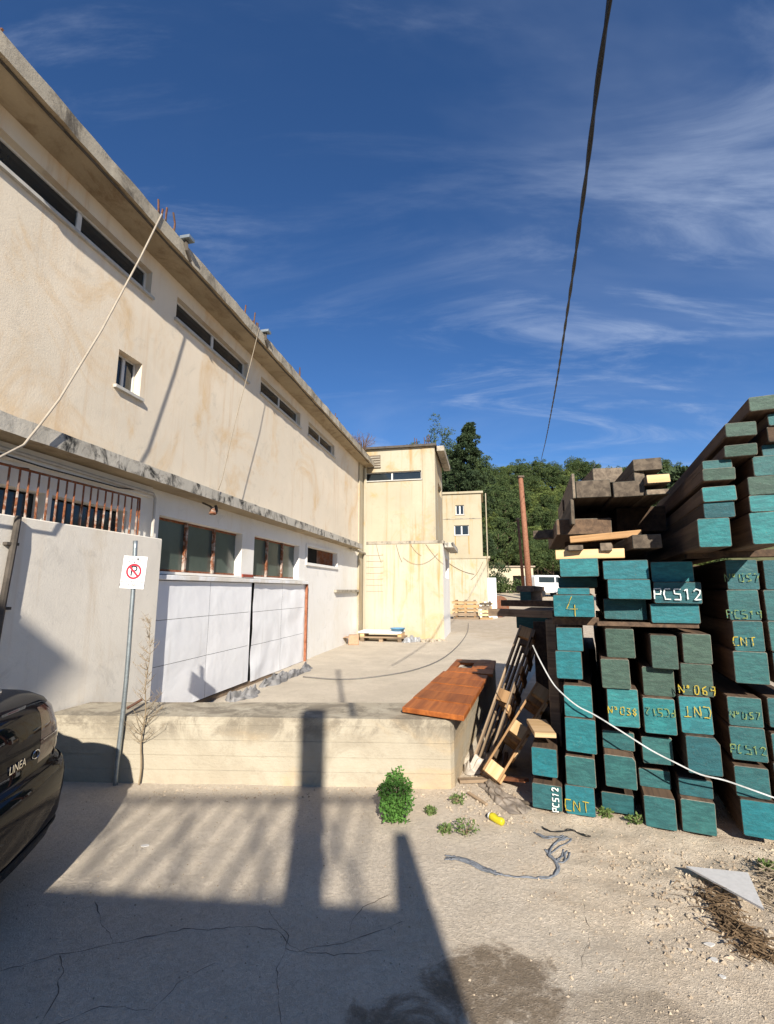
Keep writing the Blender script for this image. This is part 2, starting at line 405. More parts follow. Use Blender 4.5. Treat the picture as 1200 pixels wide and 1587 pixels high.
# ------------------------------------------------------------------ the ground
ZU = 0.661
def hgt(x, y):
    v = Vector((x * 1.7, y * 1.7, 3.1)); k = .012 * mnoise.noise(v) + .006 * mnoise.noise(v * 4.1)
    sand = min(1, max(0, (x - .7) / 1.0)) * min(1, max(0, (y - 2.4) / 1.0))
    k += sand * (.030 * mnoise.noise(v * 2.3 + Vector((7, 1, 0))) + .018 * mnoise.noise(v * 7))
    fade = min(1, max(0, (5.3 - abs(x)) / 1.2)) * min(1, max(0, (y - .6) / .8)) * min(1, max(0, (5.6 - y) / .3))
    return k * fade - .006
def build_ground():
    xs = [-400, -120, -40, -15, -8] + list(np.arange(-5.4, 5.41, .06)) + [8, 15, 40, 120, 400]
    ys = [-400, -120, -40, -15, -5] + list(np.arange(.4, 6.01, .06)) + [9, 14, 30, 60, 400]
    mb = MB(); nx = len(xs)
    mb.v = [(x, y, hgt(x, y)) for y in ys for x in xs]
    mb.f = [(j * nx + i, j * nx + i + 1, (j + 1) * nx + i + 1, (j + 1) * nx + i) for j in range(len(ys) - 1) for i in range(nx - 1)]
    mb.m = [0] * len(mb.f)
    return tag(mb.build('ground', GROUND, smooth=True), 'pale cracked concrete and sand of the lower yard', kind='structure')
ground = build_ground()

def crack(pts, w):
    pp = []
    for i in range(len(pts) - 1):
        a, b = Vector(pts[i]), Vector(pts[i + 1]); n = max(2, int((b - a).length / .035))
        for k in range(n): pp.append(a.lerp(b, k / n))
    pp.append(Vector(pts[-1])); out = []; ws = []; wx = wy = 0.0
    for i, p in enumerate(pp):
        wx = wx * .8 + rnd(-.011, .011); wy = wy * .8 + rnd(-.011, .011)
        q = p + Vector((wx, wy, 0)); q.z = hgt(q.x, q.y) + .0008; out.append(q)
        ws.append(w * max(.05, .35 + 1.3 * mnoise.noise(p * 11) + rnd(-.2, .3)))
    MB().ribbon(out, ws, th=.0008).build('crack', simple_crack, ground)
simple_crack = simple('crack_dirt', (.15, .125, .10), .95, 0, .1, .3, 20, 0)
def L0(x, y): p = on_level(x, y); return (p.x, p.y, 0)
for path, w in (([(0, 1500), (90, 1478), (180, 1460), (280, 1440), (400, 1435), (430, 1440), (470, 1470), (540, 1455), (620, 1430)], .0055),
                ([(80, 1587), (150, 1560), (230, 1560), (270, 1520), (330, 1490)], .005),
                ([(420, 1410), (445, 1450), (430, 1500), (440, 1587)], .0045),
                ([(440, 1470), (520, 1480), (600, 1470)], .004), ([(60, 1587), (100, 1500), (95, 1478)], .007),
                ([(540, 1455), (560, 1400), (600, 1385)], .006), ([(150, 1395), (165, 1440), (180, 1460)], .006),
                ([(900, 1500), (915, 1450), (905, 1400)], .005)):
    crack([L0(*p) for p in path], w)

def gravel():
    mb = MB(); rs = random.Random(3)
    base = [(1, 0, 0), (-1, 0, 0), (0, 1, 0), (0, -1, 0), (0, 0, .8), (0, 0, -.5)]
    fs = [(0, 2, 4), (2, 1, 4), (1, 3, 4), (3, 0, 4), (2, 0, 5), (1, 2, 5), (3, 1, 5), (0, 3, 5)]
    zones = [(1500, -3, 4.2, 1.4, 5.2, .006), (1300, .9, 3.6, 2.6, 4.9, .009), (900, 1.5, 3.1, 2.9, 4.1, .013), (260, .55, 1.3, 4.5, 5.6, .014), (240, -2.4, .6, 5.0, 5.3, .012)]
    for n, x0, x1, y0, y1, s in zones:
        for _ in range(n):
            x, y = rs.uniform(x0, x1), rs.uniform(y0, y1); r = s * rs.uniform(.35, 1.25) ** 1.6; a = rs.uniform(0, 6.3)
            z = hgt(x, y) + r * .15; ca, sa = math.cos(a), math.sin(a); k = [rs.uniform(.6, 1.3) for _ in range(6)]
            mb.add([(x + r * q * (vx * ca - vy * sa), y + r * q * (vx * sa + vy * ca), z + r * q * vz) for (vx, vy, vz), q in zip(base, k)], fs)
    st = Mat('gravel_stone', .95, 0, .15)
    st.color(st.mix(st.rng(st.noise(3.5, 3, .6), .35, .65), (.46, .38, .28), (.27, .21, .15)))
    return tag(mb.build('gravel', st.m), 'small loose stones scattered over the yard', kind='stuff')
gravel()

# upper yard behind the retaining wall
ANG = math.atan2(.98, .199)
Uv = Vector((.19896, .98001, 0)); Nv = Vector((.98001, -.19896, 0)); BO = Vector((-2.308, 6.063, 0))
def W(a, b, z): return BO + Uv * a + Nv * b + Vector((0, 0, z))
Ev = Vector((.927, -.376, 0)).normalized(); Dv = Vector((.376, .927, 0)).normalized(); TO = Vector((1.318, 4.839, 0))
TANG = math.atan2(Ev.y, Ev.x)
ZY = EYE + 1.44 * (ZU - EYE)       # level of the rear yard in near units
def build_yard():
    mb = MB(); n = 70
    edge = [Vector((.70, 5.75, 0))] + [Vector((1.0, 6.0, 0)) + Dv * t for t in (0, 1, 2, 3, 4.5, 6, 8, 10, 13, 17, 22, 30, 42)]
    for e in edge:
        lx = -3.6 - .203 * (5.6 - e.y) if e.y < 12 else -14
        for i in range(n + 1):
            x = lx + (e.x - lx) * i / n
            mb.v.append((x, e.y, ZY - .006 + .012 * mnoise.noise(Vector((x * .8, e.y * .8, 0)))))
    m_ = n + 1
    for j in range(len(edge) - 1):
        for i in range(n): mb.f.append((j * m_ + i, j * m_ + i + 1, (j + 1) * m_ + i + 1, (j + 1) * m_ + i))
    o = len(mb.v)
    for e in edge: mb.v.append((e.x + .15, e.y - .06, -.05))
    for j in range(len(edge) - 1): mb.f.append((j * m_ + n, o + j, o + j + 1, (j + 1) * m_ + n))
    mb.m = [0] * len(mb.f)
    return tag(mb.build('upper_yard', YARD, smooth=False), 'pale concrete yard behind the low wall', kind='structure')
yard = build_yard()

site_begin()
def terr(x, y):
    z = ZU - .01 + max(0, y - 30) * .052
    h = max(0, y - 62); z += h * .425 * min(1, h / 14) + (1.3 * mnoise.noise(Vector((x * .05, y * .05, 0))) if h > 3 else 0)
    return min(z, 27 + 2.5 * mnoise.noise(Vector((x * .03, 4, 0))))
def build_terrain():
    xs = np.concatenate([np.arange(-90, 0, 6), np.arange(0, 60, 2.0), np.arange(60, 181, 8)]); ys = np.concatenate([[29.5], np.arange(32, 62, 3), np.arange(62, 130, 3), [150, 200]])
    mb = MB(); nx = len(xs)
    mb.v = [(x, y, terr(x, y)) for y in ys for x in xs] + [(x, 29.5, -.05) for x in xs]
    mb.f = [(j * nx + i, j * nx + i + 1, (j + 1) * nx + i + 1, (j + 1) * nx + i) for j in range(len(ys) - 1) for i in range(nx - 1)]
    o = len(ys) * nx; mb.f += [(i, o + i, o + i + 1, i + 1) for i in range(nx - 1)]
    mi = []
    for f in mb.f:
        cy = sum(mb.v[k][1] for k in f) / 4; mi.append(0 if cy < 60 else 1)
    mb.m = mi
    return tag(mb.build('hill_terrain', [YARD, HILLM], smooth=True), 'track rising to the wooded hillside', kind='structure')
terrain = build_terrain()
site_end()

# ------------------------------------------------------------------ retaining wall
def retaining_wall():
    t = thing('retaining_wall', 'low board-marked concrete wall across the yard', 'wall', (-1.0, 5.34, 0))
    F = lambda x: 5.407 - .0455 * (x + 2.575)
    o = Vector((-1.0, 5.34, 0))
    lifts = [(-.05, .131), (.1325, .276), (.2775, .426), (.4275, .581), (.5825, ZU)]
    for k, (z0, z1) in enumerate(lifts):
        j = [.0, .004, -.003, .003, .0][k]
        n = 40; xl = -3.72; pts = [(xl + (.655 - xl) * i / n, F(xl + (.655 - xl) * i / n) + j + .004 * mnoise.noise(Vector((i * .7, k * 3.1, 0)))) for i in range(n + 1)]
        poly = pts + [(.70, F(.655) + .05 + j), (2.02, 9.25), (1.55, 9.3), (.33, 6.02), (xl + .14, 6.06)]
        MB().prism([(p[0] - o.x, p[1] - o.y) for p in poly], z0, z1).build('board_course', RETAIN, t)
    # crack running down the face
    pts = []; x = 392
    for y in range(1150, 1212, 4):
        x += rnd(-1.6, 1.4); p = on_plane(x, y, (0, F(-1.3) - .006, 0), (.0455, 1, 0)); pts.append(p - o)
    MB().ribbon(pts, [.004 + .010 * random.random() for _ in pts], up=(0, -1, 0), th=.002).build('crack', simple_crack, t)
    return t
retaining_wall()

site_begin()
# ------------------------------------------------------------------ main building (frame: x along the wall, y into the building, z up)
def skin(mb, a0, a1, z0, z1, b, holes, depth, axis='a', mi=0):
    """wall skin at offset b with reveals; axis 'a': runs along a at fixed b; axis 'b': runs along b at fixed a"""
    P = (lambda s, d, z: (s, -(b - d), z)) if axis == 'a' else (lambda s, d, z: (b + d, -s, z))
    S = sorted({a0, a1, *[h[0] for h in holes], *[h[1] for h in holes]}); Z = sorted({z0, z1, *[h[2] for h in holes], *[h[3] for h in holes]})
    for i in range(len(S) - 1):
        for j in range(len(Z) - 1):
            cs, cz = (S[i] + S[i + 1]) / 2, (Z[j] + Z[j + 1]) / 2
            if any(h[0] < cs < h[1] and h[2] < cz < h[3] for h in holes): continue
            mb.add([P(S[i], 0, Z[j]), P(S[i + 1], 0, Z[j]), P(S[i + 1], 0, Z[j + 1]), P(S[i], 0, Z[j + 1])], [(0, 1, 2, 3)], mi)
    for h in holes:
        q = [(h[0], h[2]), (h[1], h[2]), (h[1], h[3]), (h[0], h[3])]
        for k in range(4):
            (s0, y0), (s1, y1) = q[k], q[(k + 1) % 4]
            mb.add([P(s0, 0, y0), P(s1, 0, y1), P(s1, depth, y1), P(s0, depth, y0)], [(0, 1, 2, 3)], mi)
    return mb
def BX(mb, a0, a1, b0, b1, z0, z1, mi=0): return mb.box(a0, a1, -b1, -b0, z0, z1, mi)

def rebar_cluster(parent, a, b, z, n=4, spread=.12, h=.22):
    for _ in range(n):
        x, y = a + rnd(-spread, spread), -(b + rnd(-.12, 0)); hh = h * rnd(.6, 1.25)
        MB().tube([(x, y, z - .03), (x + rnd(-.015, .015), y, z + hh * .6), (x + rnd(-.03, .03), y, z + hh)], .011, 5).build('rebar', REBAR, parent)

def window_strip(parent, a0, a1, z0, z1, b, depth, frame=.03, axis='a'):
    """window with two panes, frame and sill"""
    w = MB(); d0, d1 = b - depth, b - depth + .03
    def bb(mb, s0, s1, e0, e1, y0, y1):
        return BX(mb, s0, s1, e0, e1, y0, y1) if axis == 'a' else mb.box(e0, e1, -s1, -s0, y0, y1)
    if axis != 'a': d0, d1 = b + depth - .03, b + depth
    mid = (a0 + a1) / 2
    for s0, s1, y0, y1 in ((a0 + .003, a0 + frame, z0 + .003, z1 - .003), (a1 - frame, a1 - .003, z0 + .003, z1 - .003), (mid - frame * .8, mid + frame * .8, z0 + frame, z1 - frame),
                           (a0 + frame, a1 - frame, z0 + .003, z0 + frame * .8), (a0 + frame, a1 - frame, z1 - frame * .8, z1 - .003)):
        bb(w, s0, s1, d0, d1, y0, y1)
    win = w.build('window', ALU, parent)
    for s0, s1 in ((a0 + frame, mid - frame * .8), (mid + frame * .8, a1 - frame)):
        e0, e1 = (d0 + .008, d0 + .016) if axis == 'a' else (d0 + .014, d0 + .022)
        bb(MB(), s0, s1, e0, e1, z0 + frame * .8, z1 - frame * .8).build('pane', GLASS, win)
    e0, e1 = (b - depth + .03, b + .035) if axis == 'a' else (b - .035, b + depth - .03)
    bb(MB(), a0 - .03, a1 + .03, e0, e1, z0 - .03, z0 + .001).build('sill', SILL, win)
    return win

bld = thing('warehouse_building', 'long two-storey cream plastered warehouse with overhanging ledge and strip windows', 'building', BO, ANG)
UPW = [(-3.12, -1.34, 5.15, 5.44), (-.90, .85, 5.15, 5.44), (1.29, 3.0, 5.15, 5.44), (3.45, 5.2, 5.15, 5.44)]
SMALL = (-1.70, -1.37, 3.97, 4.35)
BA0, BA1 = -3.45, 8.0
skin(MB(), BA0, BA1, 3.20, 5.62, .0, UPW + [SMALL], .14).build('upper_wall', UPPER, bld)
LOWW = [(-.92, .93, 2.20, 2.81), (1.31, 3.15, 2.20, 2.83), (3.55, 5.52, 2.54, 2.86), (-3.2, -2.31, 2.53, 2.77), (-2.25, -1.40, 2.53, 2.77), (-1.02, 3.44, .3, 2.17)]
skin(MB(), BA0, BA1, -.05, 3.08, .0, LOWW, .14).build('lower_wall', LOWER, bld)
BX(MB(), BA0, BA1, -.16, -.6, .0, 5.6).build('inner_core', DARK, bld)
for h in UPW: window_strip(bld, *h, .0, .10)
sw = window_strip(bld, *SMALL, .0, .11, .022)
# roof eave and ledge, each cast in several lengths
def rough_slab(name, a0, a1, b0, b1, z0, z1, mats, seg=.18, jit=.010):
    mb = MB(); n = int((a1 - a0) / seg); vs = []
    for i in range(n + 1):
        a = a0 + (a1 - a0) * i / n; j = [jit * mnoise.noise(Vector((a * 5, k * 9.1, z0))) for k in range(4)]
        vs += [(a, -b0, z0), (a, -(b1 + j[0]), z0 + j[1]), (a, -(b1 + j[0]), z1 + j[2]), (a, -b0, z1 + j[3] * .3)]
    fs = []; mi = []
    for i in range(n):
        o = i * 4; p = o + 4
        for k in range(4): fs.append((o + k, p + k, p + (k + 1) % 4, o + (k + 1) % 4)); mi.append(1 if k == 0 else 0)
    fs += [(0, 1, 2, 3), (n * 4 + 3, n * 4 + 2, n * 4 + 1, n * 4)]; mi += [0, 0]
    o = len(mb.v); mb.v = [Vector(v) for v in vs]; mb.f = fs; mb.m = mi
    return mb.build(name, mats, bld)
rough_slab('roof_eave', BA0, BA1 + .05, -.6, .345, 5.62, 5.775, [EAVE, SOFFIT], .12, .012)
BX(MB(), BA0, BA1, -5.0, -.6, 5.60, 5.77).build('roof_slab', EAVE, bld)
MB().tube([(-3.45 + i * .5, -.30 + .006 * math.sin(i * 2.1), 5.612) for i in range(23)], .012, 5).build('drip_edge', ROOFEDGE, bld)
rough_slab('ledge', BA0, 6.9, .0, .275, 3.075, 3.205, [SLAB, SOFFIT], .12, .008)
BX(MB(), BA0, -1.12, .0, .05, 2.965, 3.07).build('soffit_beam', LOWER, bld)
MB().tube([W_ for W_ in [(-3.4, -.075, 3.02), (-1.14, -.075, 2.995), (-1.10, -.07, 2.96), (-1.09, -.06, 2.55)]], .016, 6, 0).build('conduit', simple('old_conduit', (.50, .46, .40), .8), bld)
MB().tube([(-3.4, -.06, 2.99), (-2.4, -.075, 2.955), (-1.6, -.06, 2.965), (-1.3, -.07, 3.0)], .006, 5).build('loose_wire', BLACKRUB, bld)
for a in (-3.30, -1.58, -1.42, .38, .52, 2.35, 4.55): rebar_cluster(bld, a, .30, 5.77, 3 if a in (.38, -1.42) else 4)
for a in (-1.36, .60):
    MB().box(-.05, .05, -.10, .02, 0, .035, 0, Matrix.Translation((a + .06, -.33, 5.80))).build('lamp_bracket', GALV, bld)
    MB().tube([(a + .06, -.36, 5.80), (a + .08, -.36, 5.70), (a + .17, -.352, 5.63)], .02, 6).build('downspout', ROOFEDGE, bld)
# ground floor glazing: three green panes between rusty mullions
for a0, a1, z0, z1 in LOWW[:2]:
    wd = BX(MB(), a0 + .003, a1 - .003, -.13, -.10, z0 + .003, z0 + .03)
    BX(wd, a0 + .003, a1 - .003, -.13, -.10, z1 - .03, z1 - .003)
    wd = wd.build('window', RUST, bld); w = (a1 - a0) / 3
    for k in range(3):
        BX(MB(), a0 + k * w + .012, a0 + (k + 1) * w - .012, -.115, -.105, z0 + .03, z1 - .03).build('pane', GREENGLASS, wd)
    for k in (1, 2): BX(MB(), a0 + k * w - .018, a0 + k * w + .018, -.10, -.065, z0 + .01, z1 - .01).build('mullion', RUSTBAR, wd)
BX(MB(), .96, 1.29, .003, .02, 2.185, 2.225).build('rust_plate', rusty('red_plate', (.30, .06, .035), (.22, .06, .03), .5), bld)
a0, a1, z0, z1 = LOWW[2]
wd = BX(MB(), a0 + .003, a1 - .003, -.12, -.10, z0 + .003, z1 - .003).build('window', DARK, bld)
for k in range(14): BX(MB(), a0 + .9 + k * .075, a0 + .925 + k * .075, -.09, -.075, z0 + .01, z1 - .01).build('bar', RUST, wd)
BX(MB(), a0 + .85, a1 - .02, -.099, -.092, z0 + .01, z1 - .01).build('pane', rusty('rust_shutter', (.30, .17, .11), (.24, .10, .05), .7), wd)
fr = MB(); BX(fr, a0 - .06, a1 + .06, .003, .03, z0 - .06, z0 - .004); BX(fr, a0 - .06, a1 + .06, .003, .02, z1 + .004, z1 + .05)
BX(fr, a0 - .06, a0 - .004, .003, .02, z0 - .004, z1 + .004); BX(fr, a1 + .004, a1 + .06, .003, .02, z0 - .004, z1 + .004); fr.build('frame', LOWER, wd)
for a0, a1, z0, z1 in LOWW[3:5]:
    wd = BX(MB(), a0 + .003, a1 - .003, -.13, -.115, z0 + .003, z1 - .003).build('window', DARK, bld)
    BX(MB(), a0 + .02, a1 - .02, -.112, -.108, z0 + .02, z1 - .02).build('pane', GLASS, wd)
# corner pilaster strips and drainpipe by the wing
BX(MB(), 7.45, 7.99, .003, .045, .60, 5.61).build('corner_pier', WING, bld)
MB().tube([(7.86, -.09, .66), (7.86, -.09, 5.55)], .03, 8).build('downpipe', WING, bld)
MB().tube([(6.4, -.10, 3.06), (7.9, -.10, 3.03)], .035, 7).build('pipe', EAVE, bld)
BX(MB(), 5.35, 7.4, .003, .07, 1.94, 2.0).build('string_course', EAVE, bld)
# broken lamp under the ledge
lampo = MB().tube([(-.20, -.05, 3.07), (-.20, -.16, 3.02), (-.22, -.20, 2.98)], .012, 6).build('lamp', ROOFEDGE, bld)
MB().tube([(-.22, -.20, 3.0), (-.235, -.215, 2.96), (-.24, -.22, 2.915)], [.018, .034, .046], 8).build('lamp_head', rusty('lamp_rust', (.30, .25, .2), amt=.6), lampo)
MB().tube([(-.10, -.17, 3.05), (-.09, -.18, 2.99), (-.12, -.19, 2.95)], .02, 6).build('lamp_arm', ROOFEDGE, lampo)

# loose dry shrub growing out of the roof corner
def twig_bush(name, label, base, n, h, r, mat, cat='plant', th=.006):
    t = thing(name, label, cat, base); mb = MB()
    for _ in range(n):
        a = rnd(0, 6.28); k = rnd(.2, 1) ** .7; d = Vector((math.cos(a) * r * k, math.sin(a) * r * k, h * rnd(.45, 1)))
        p1 = d * .5 + Vector((rnd(-.03, .03), rnd(-.03, .03), .02)); mb.tube([(0, 0, -.02), p1, d], [th, th * .8, th * .35], 4, cap=False)
        for _ in range(4):
            q = p1.lerp(d, rnd(.1, 1)); mb.tube([q, q + Vector((rnd(-.12, .12), rnd(-.12, .12), rnd(.0, .14))) * (h / .6)], [th * .6, th * .25], 3, cap=False)
    mb.build('stems', mat, t); return t
twig_bush('dry_shrub', 'dry brown shrub growing from the roof corner of the warehouse', W(6.9, .26, 5.775), 46, .50, .42, DRYDARK)

# ------------------------------------------------------------------ plastered yard wall, bars above it
fen = thing('yard_wall', 'grey plastered wall below the rusty window bars', 'wall', W(-1.06, .0, ZU), ANG)
mbw = MB(); n = 40
for i in range(n):
    a0_, a1_ = -7.0 + 7.0 * i / n, -7.0 + 7.0 * (i + 1) / n
mbw.prism([(-2.39, -.004), (-2.39, -.165), (0, -.165), (0, -.004)], -.10, 1.865)
fen_o = mbw.build('wall_panel', FENCE, fen, bevel=.008)
MB().tube([(-1.62, -.19, 1.86), (-1.635, -.20, 1.72), (-1.66, -.20, 1.3), (-1.70, -.20, .5), (-1.70, -.20, .02)], .022, 8).build('drainpipe', ROOFEDGE, fen)
for z in (1.65, 1.2): MB().box(-1.69, -1.60, -.205, -.166, z, z + .02).build('clip', ROOFEDGE, fen)
grl = thing('window_grille', 'rusty steel bar grille in front of the long dark window', 'grille', W(-1.37, .10, 2.527), ANG)
for k in range(24):
    x = -.02 - k * .083; lean = rnd(-.006, .006)
    MB().tube([(x, 0, .0), (x + lean, 0, .19)], .0085, 6).build('bar', RUSTBAR, grl)
    MB().tube([(x + lean, 0, .19), (x + lean, 0, .375)], .0075, 6).build('bar_top', RUST, grl)
MB().tube([(.01, 0, .375), (-2.0, 0, .36)], .010, 6).build('rail', RUST, grl)
MB().tube([(.01, 0, .375), (.015, 0, .0)], .010, 6).build('rail', RUST, grl)
for x in (-.5, -1.2, -1.95): MB().tube([(x, 0, .375), (x, .085, .39)], .010, 6).build('lug', REBAR, grl)

# ------------------------------------------------------------------ sheet-metal gate
def gate_mat():
    m = Mat('white_gate_paint', .42, 0, .45)
    c = m.mix(m.rng(m.noise(.9, 6, .6, .5), .35, .7), (.79, .79, .80), (.72, .725, .735))
    x, y, z = m.sep()
    low = m.math('MULTIPLY', m.rng(z, .75, .0), m.rng(m.noise(2.2, 7, .7, .6), .42, .62))
    c = m.mix(m.math('MULTIPLY', low, .55), c, (.55, .47, .33))
    c = m.mix(m.math('MULTIPLY', m.rng(m.noise(16, 8, .75), .68, .76), .5), c, (.30, .26, .22))
    st = m.math('MULTIPLY', m.rng(m.noise(1.0, 5, .65, .2, m.vec((9, 9, .35))), .54, .74), m.rng(m.noise(.9, 3, .5), .42, .62))
    c = m.mix(m.math('MULTIPLY', st, .35), c, (.46, .42, .37))
    m.color(c); m.bump(m.noise(1.6, 3, .5, .3), .6, .05); return m.m
GATEWHITE = gate_mat()
def gate_leaf(label, a0, a1, z0, z1, b0, cols, crumple, nm):
    t = thing('gate_leaf', label, 'gate', W(a0, b0, 0), ANG, 'sheet metal gate leaves')
    zs = [z0, z0 + (z1 - z0) * .36, z0 + (z1 - z0) * .70, z1]; xs = [(a1 - a0) * i / cols for i in range(cols + 1)]
    for i in range(cols):
        for j in range(3):
            mb = MB(); nx, nz = 8, 6; g = .0025
            for jj in range(nz + 1):
                for ii in range(nx + 1):
                    x = xs[i] + g + (xs[i + 1] - xs[i] - 2 * g) * ii / nx; z = zs[j] + g + (zs[j + 1] - zs[j] - 2 * g) * jj / nz
                    w = crumple * (mnoise.noise(Vector((x * 2.3 + a0, z * 2.6, 3))) + .5 * mnoise.noise(Vector((x * 6 + a0, z * 6, 1))))
                    mb.v.append((x, w, z))
            mb.f = [(q * (nx + 1) + p, q * (nx + 1) + p + 1, (q + 1) * (nx + 1) + p + 1, (q + 1) * (nx + 1) + p) for q in range(nz) for p in range(nx)]; mb.m = [0] * len(mb.f)
            mb.build('sheet', GATEWHITE, t, smooth=True)
    fr = MB(); fr.box(0, a1 - a0, .03, .05, z0, z0 + .04); fr.box(0, a1 - a0, .03, .05, z1 - .04, z1); fr.box(0, .04, .031, .049, z0, z1); fr.box(a1 - a0 - .04, a1 - a0, .031, .049, z0, z1)
    for k in (.36, .70): fr.box(.04, a1 - a0 - .04, .032, .048, z0 + (z1 - z0) * k - .015, z0 + (z1 - z0) * k + .015)
    fr.build('frame', GALV, t)
    MB().box(0, a1 - a0, .028, .029, z0, z1).build('backing', DARK, t)
    return t
gl = gate_leaf('left white sheet metal gate leaf, flat, beside the yard wall', -1.00, 1.17, .69, 2.10, .05, 2, .006, 0)
gr = gate_leaf('right white sheet metal gate leaf, dented, beside the rusty post', 1.30, 3.40, .66, 2.10, .03, 2, .022, 1)
MB().box(2.172, 2.19, .0, .045, .69, 2.10).build('edge_strip', GATEWHITE, gl)
ga = thing('gate_rail', 'white painted gate head rail below the green windows', 'rail', W(-1.0, .0, 2.105), ANG)
BX(MB(), 0, 4.46, .003, .09, .0, .055).build('rail_bar', GATEWHITE, ga, bevel=.006)
gp = thing('gate_post', 'thin rusty orange steel gate post', 'post', W(3.47, .05, ZU - .03), ANG)
MB().box(-.022, .022, -.022, .022, 0, 1.53).build('post', rusty('orange_rust', (.34, .13, .07), (.30, .10, .04), .6), gp)
for z in (.35, .45, .85, 1.0): MB().box(.023, .06, -.012, .012, z, z + .02).build('hinge', REBAR, gp)
kerbm = concrete('gate_sill_concrete', (.30, .22, .15), amount=.5)
gsill = thing('gate_threshold', 'brown earth and concrete strip under the gate', 'threshold', W(-1.0, .0, ZU - .02), ANG)
MB().box(0, 4.4, -.02, .12, -.05, .03).build('strip', kerbm, gsill)

# crumpled grey rags along the gate foot
def rag(name, label, cat, pts, w, h, mat, seed, group=None):
    pts = [Vector(p) for p in pts]; t0 = pts[0]
    mb = MB(); n = len(pts) * 14; m_ = 13; path = []
    for i in range(n + 1):
        t = i / n * (len(pts) - 1); k = min(int(t), len(pts) - 2); path.append(pts[k].lerp(pts[k + 1], t - k))
    for i, p in enumerate(path):
        tan = (path[min(i + 1, n)] - path[max(i - 1, 0)]).normalized(); sd = tan.cross(Vector((0, 0, 1)))
        taper = min(1, i / 4, (n - i) / 4)
        for k in range(m_):
            s_ = k / (m_ - 1) * 2 - 1
            v = Vector((p.x * 4.5, p.y * 4.5, seed + s_ * 1.1)); f1 = mnoise.noise(v); f2 = mnoise.noise(v * 2.7)
            q = p + sd * (s_ * w * (.75 + .7 * f1) * (.3 + .7 * taper) + .03 * f2)
            z = h * taper * max(0, (1 - s_ * s_)) * (.7 + .8 * f2 + .8 * f1); mb.v.append((q.x - t0.x, q.y - t0.y, max(-.003, z) + p.z - t0.z))
    mb.f = [(i * m_ + k, i * m_ + k + 1, (i + 1) * m_ + k + 1, (i + 1) * m_ + k) for i in range(n) for k in range(m_ - 1)]; mb.m = [0] * len(mb.f)
    o = mb.build(name, mat, None, smooth=False, loc=t0); return tag(o, label, cat, group)
def Y0(x, y): p = on_level(x, y, ZU - .004); return (p.x, p.y, ZU - .004)
rag('crumpled_rag', 'crumpled grey tarp strip along the right gate leaf foot', 'rag', [Y0(404, 1066), Y0(425, 1060), Y0(440, 1052), Y0(455, 1048), Y0(482, 1034)], .11, .11, GREYRAG, 2.0, 'rags along the gate')
rag('crumpled_rag', 'grey rag bundle on the yard below the gate gap', 'rag', [Y0(355, 1088), Y0(372, 1084), Y0(385, 1080), Y0(396, 1072)], .12, .12, GREYRAG, 5.0, 'rags along the gate')

# ------------------------------------------------------------------ loose cables on the building
def sagged(p0, p1, sag, n=14):
    p0, p1 = Vector(p0), Vector(p1)
    return [p0.lerp(p1, i / n) - Vector((0, 0, sag * 4 * (i / n) * (1 - i / n))) for i in range(n + 1)]
c1 = [W(-1.70, .35, 5.79), W(-1.95, .37, 5.12), W(-2.33, .39, 4.15), W(-2.62, .36, 3.42), W(-2.73, .335, 3.18), W(-2.86, .37, 2.99), W(-3.05, .40, 2.84), W(-3.4, .3, 2.68)]
o = thing('hanging_cable', 'cream cable hanging from the eave to the ledge at far left', 'cable', c1[0], 0, 'cables hanging on the warehouse')
MB().tube([p - c1[0] for p in c1], .0085, 7).build('cable', CREAMCABLE, o, smooth=True)
c2 = [W(.48, .35, 5.79), W(.25, .36, 5.1), W(-.02, .34, 4.2), W(-.22, .31, 3.35), W(-.27, .30, 3.21)]
o = thing('hanging_cable', 'thin cream cable hanging from the eave beside the middle strip window', 'cable', c2[0], 0, 'cables hanging on the warehouse')
MB().tube([p - c2[0] for p in c2], .005, 6).build('cable', simple('wall_cable', (.27, .225, .165), .8), o, smooth=True)

# ------------------------------------------------------------------ projecting wing
wing = thing('projecting_wing', 'two-storey cream stained wing projecting from the far end of the warehouse', 'building', W(8.0, 0, ZU), ANG)
WZ = ZU
def wb(mb, a0, a1, b0, b1, z0, z1): return mb.box(a0 - 8, a1 - 8, -b1, -b0, z0 - WZ, z1 - WZ)
def wskin(name, s0, s1, z0, z1, at, holes, mat, axis, depth=.12):
    mb = MB(); hs = [(h[0], h[1], h[2] - WZ, h[3] - WZ) for h in holes]
    if axis == 'front': skin(mb, s0, s1, z0 - WZ, z1 - WZ, at - 8, hs, depth, 'b')
    else: skin(mb, s0 - 8, s1 - 8, z0 - WZ, z1 - WZ, at, [(h[0] - 8, h[1] - 8, h[2], h[3]) for h in hs], depth, 'a')
    return mb.build(name, mat, wing)
wskin('upper_wall', -2.5, 2.14, 3.38, 6.16, 8.06, [(-.02, 1.74, 5.20, 5.46)], WING, 'front')
wskin('lower_wall', -2.5, 2.33, .60, 3.30, 8.0, [], WINGLOW, 'front')
wskin('side_wall', 8.06, 10.5, 3.38, 6.16, 2.14, [(9.0, 10.2, 5.0, 5.3)], WING, 'side')
wskin('side_wall', 8.0, 10.5, .60, 3.30, 2.33, [(8.9, 10.0, 2.35, 2.95)], LOWER, 'side')
wb(MB(), 8.2, 10.45, -2.5, 1.9, .6, 6.1).build('inner_core', DARK, wing)
wb(MB(), 7.985, 10.52, -2.5, 2.36, 3.30, 3.383).build('string_course', EAVE, wing)
wb(MB(), 8.25, 10.6, 2.365, 2.62, 3.20, 3.34).build('side_ledge', SLAB, wing)
wb(MB(), 7.96, 10.6, -2.5, 2.20, 6.16, 6.225).build('roof_edge', ROOFEDGE, wing)
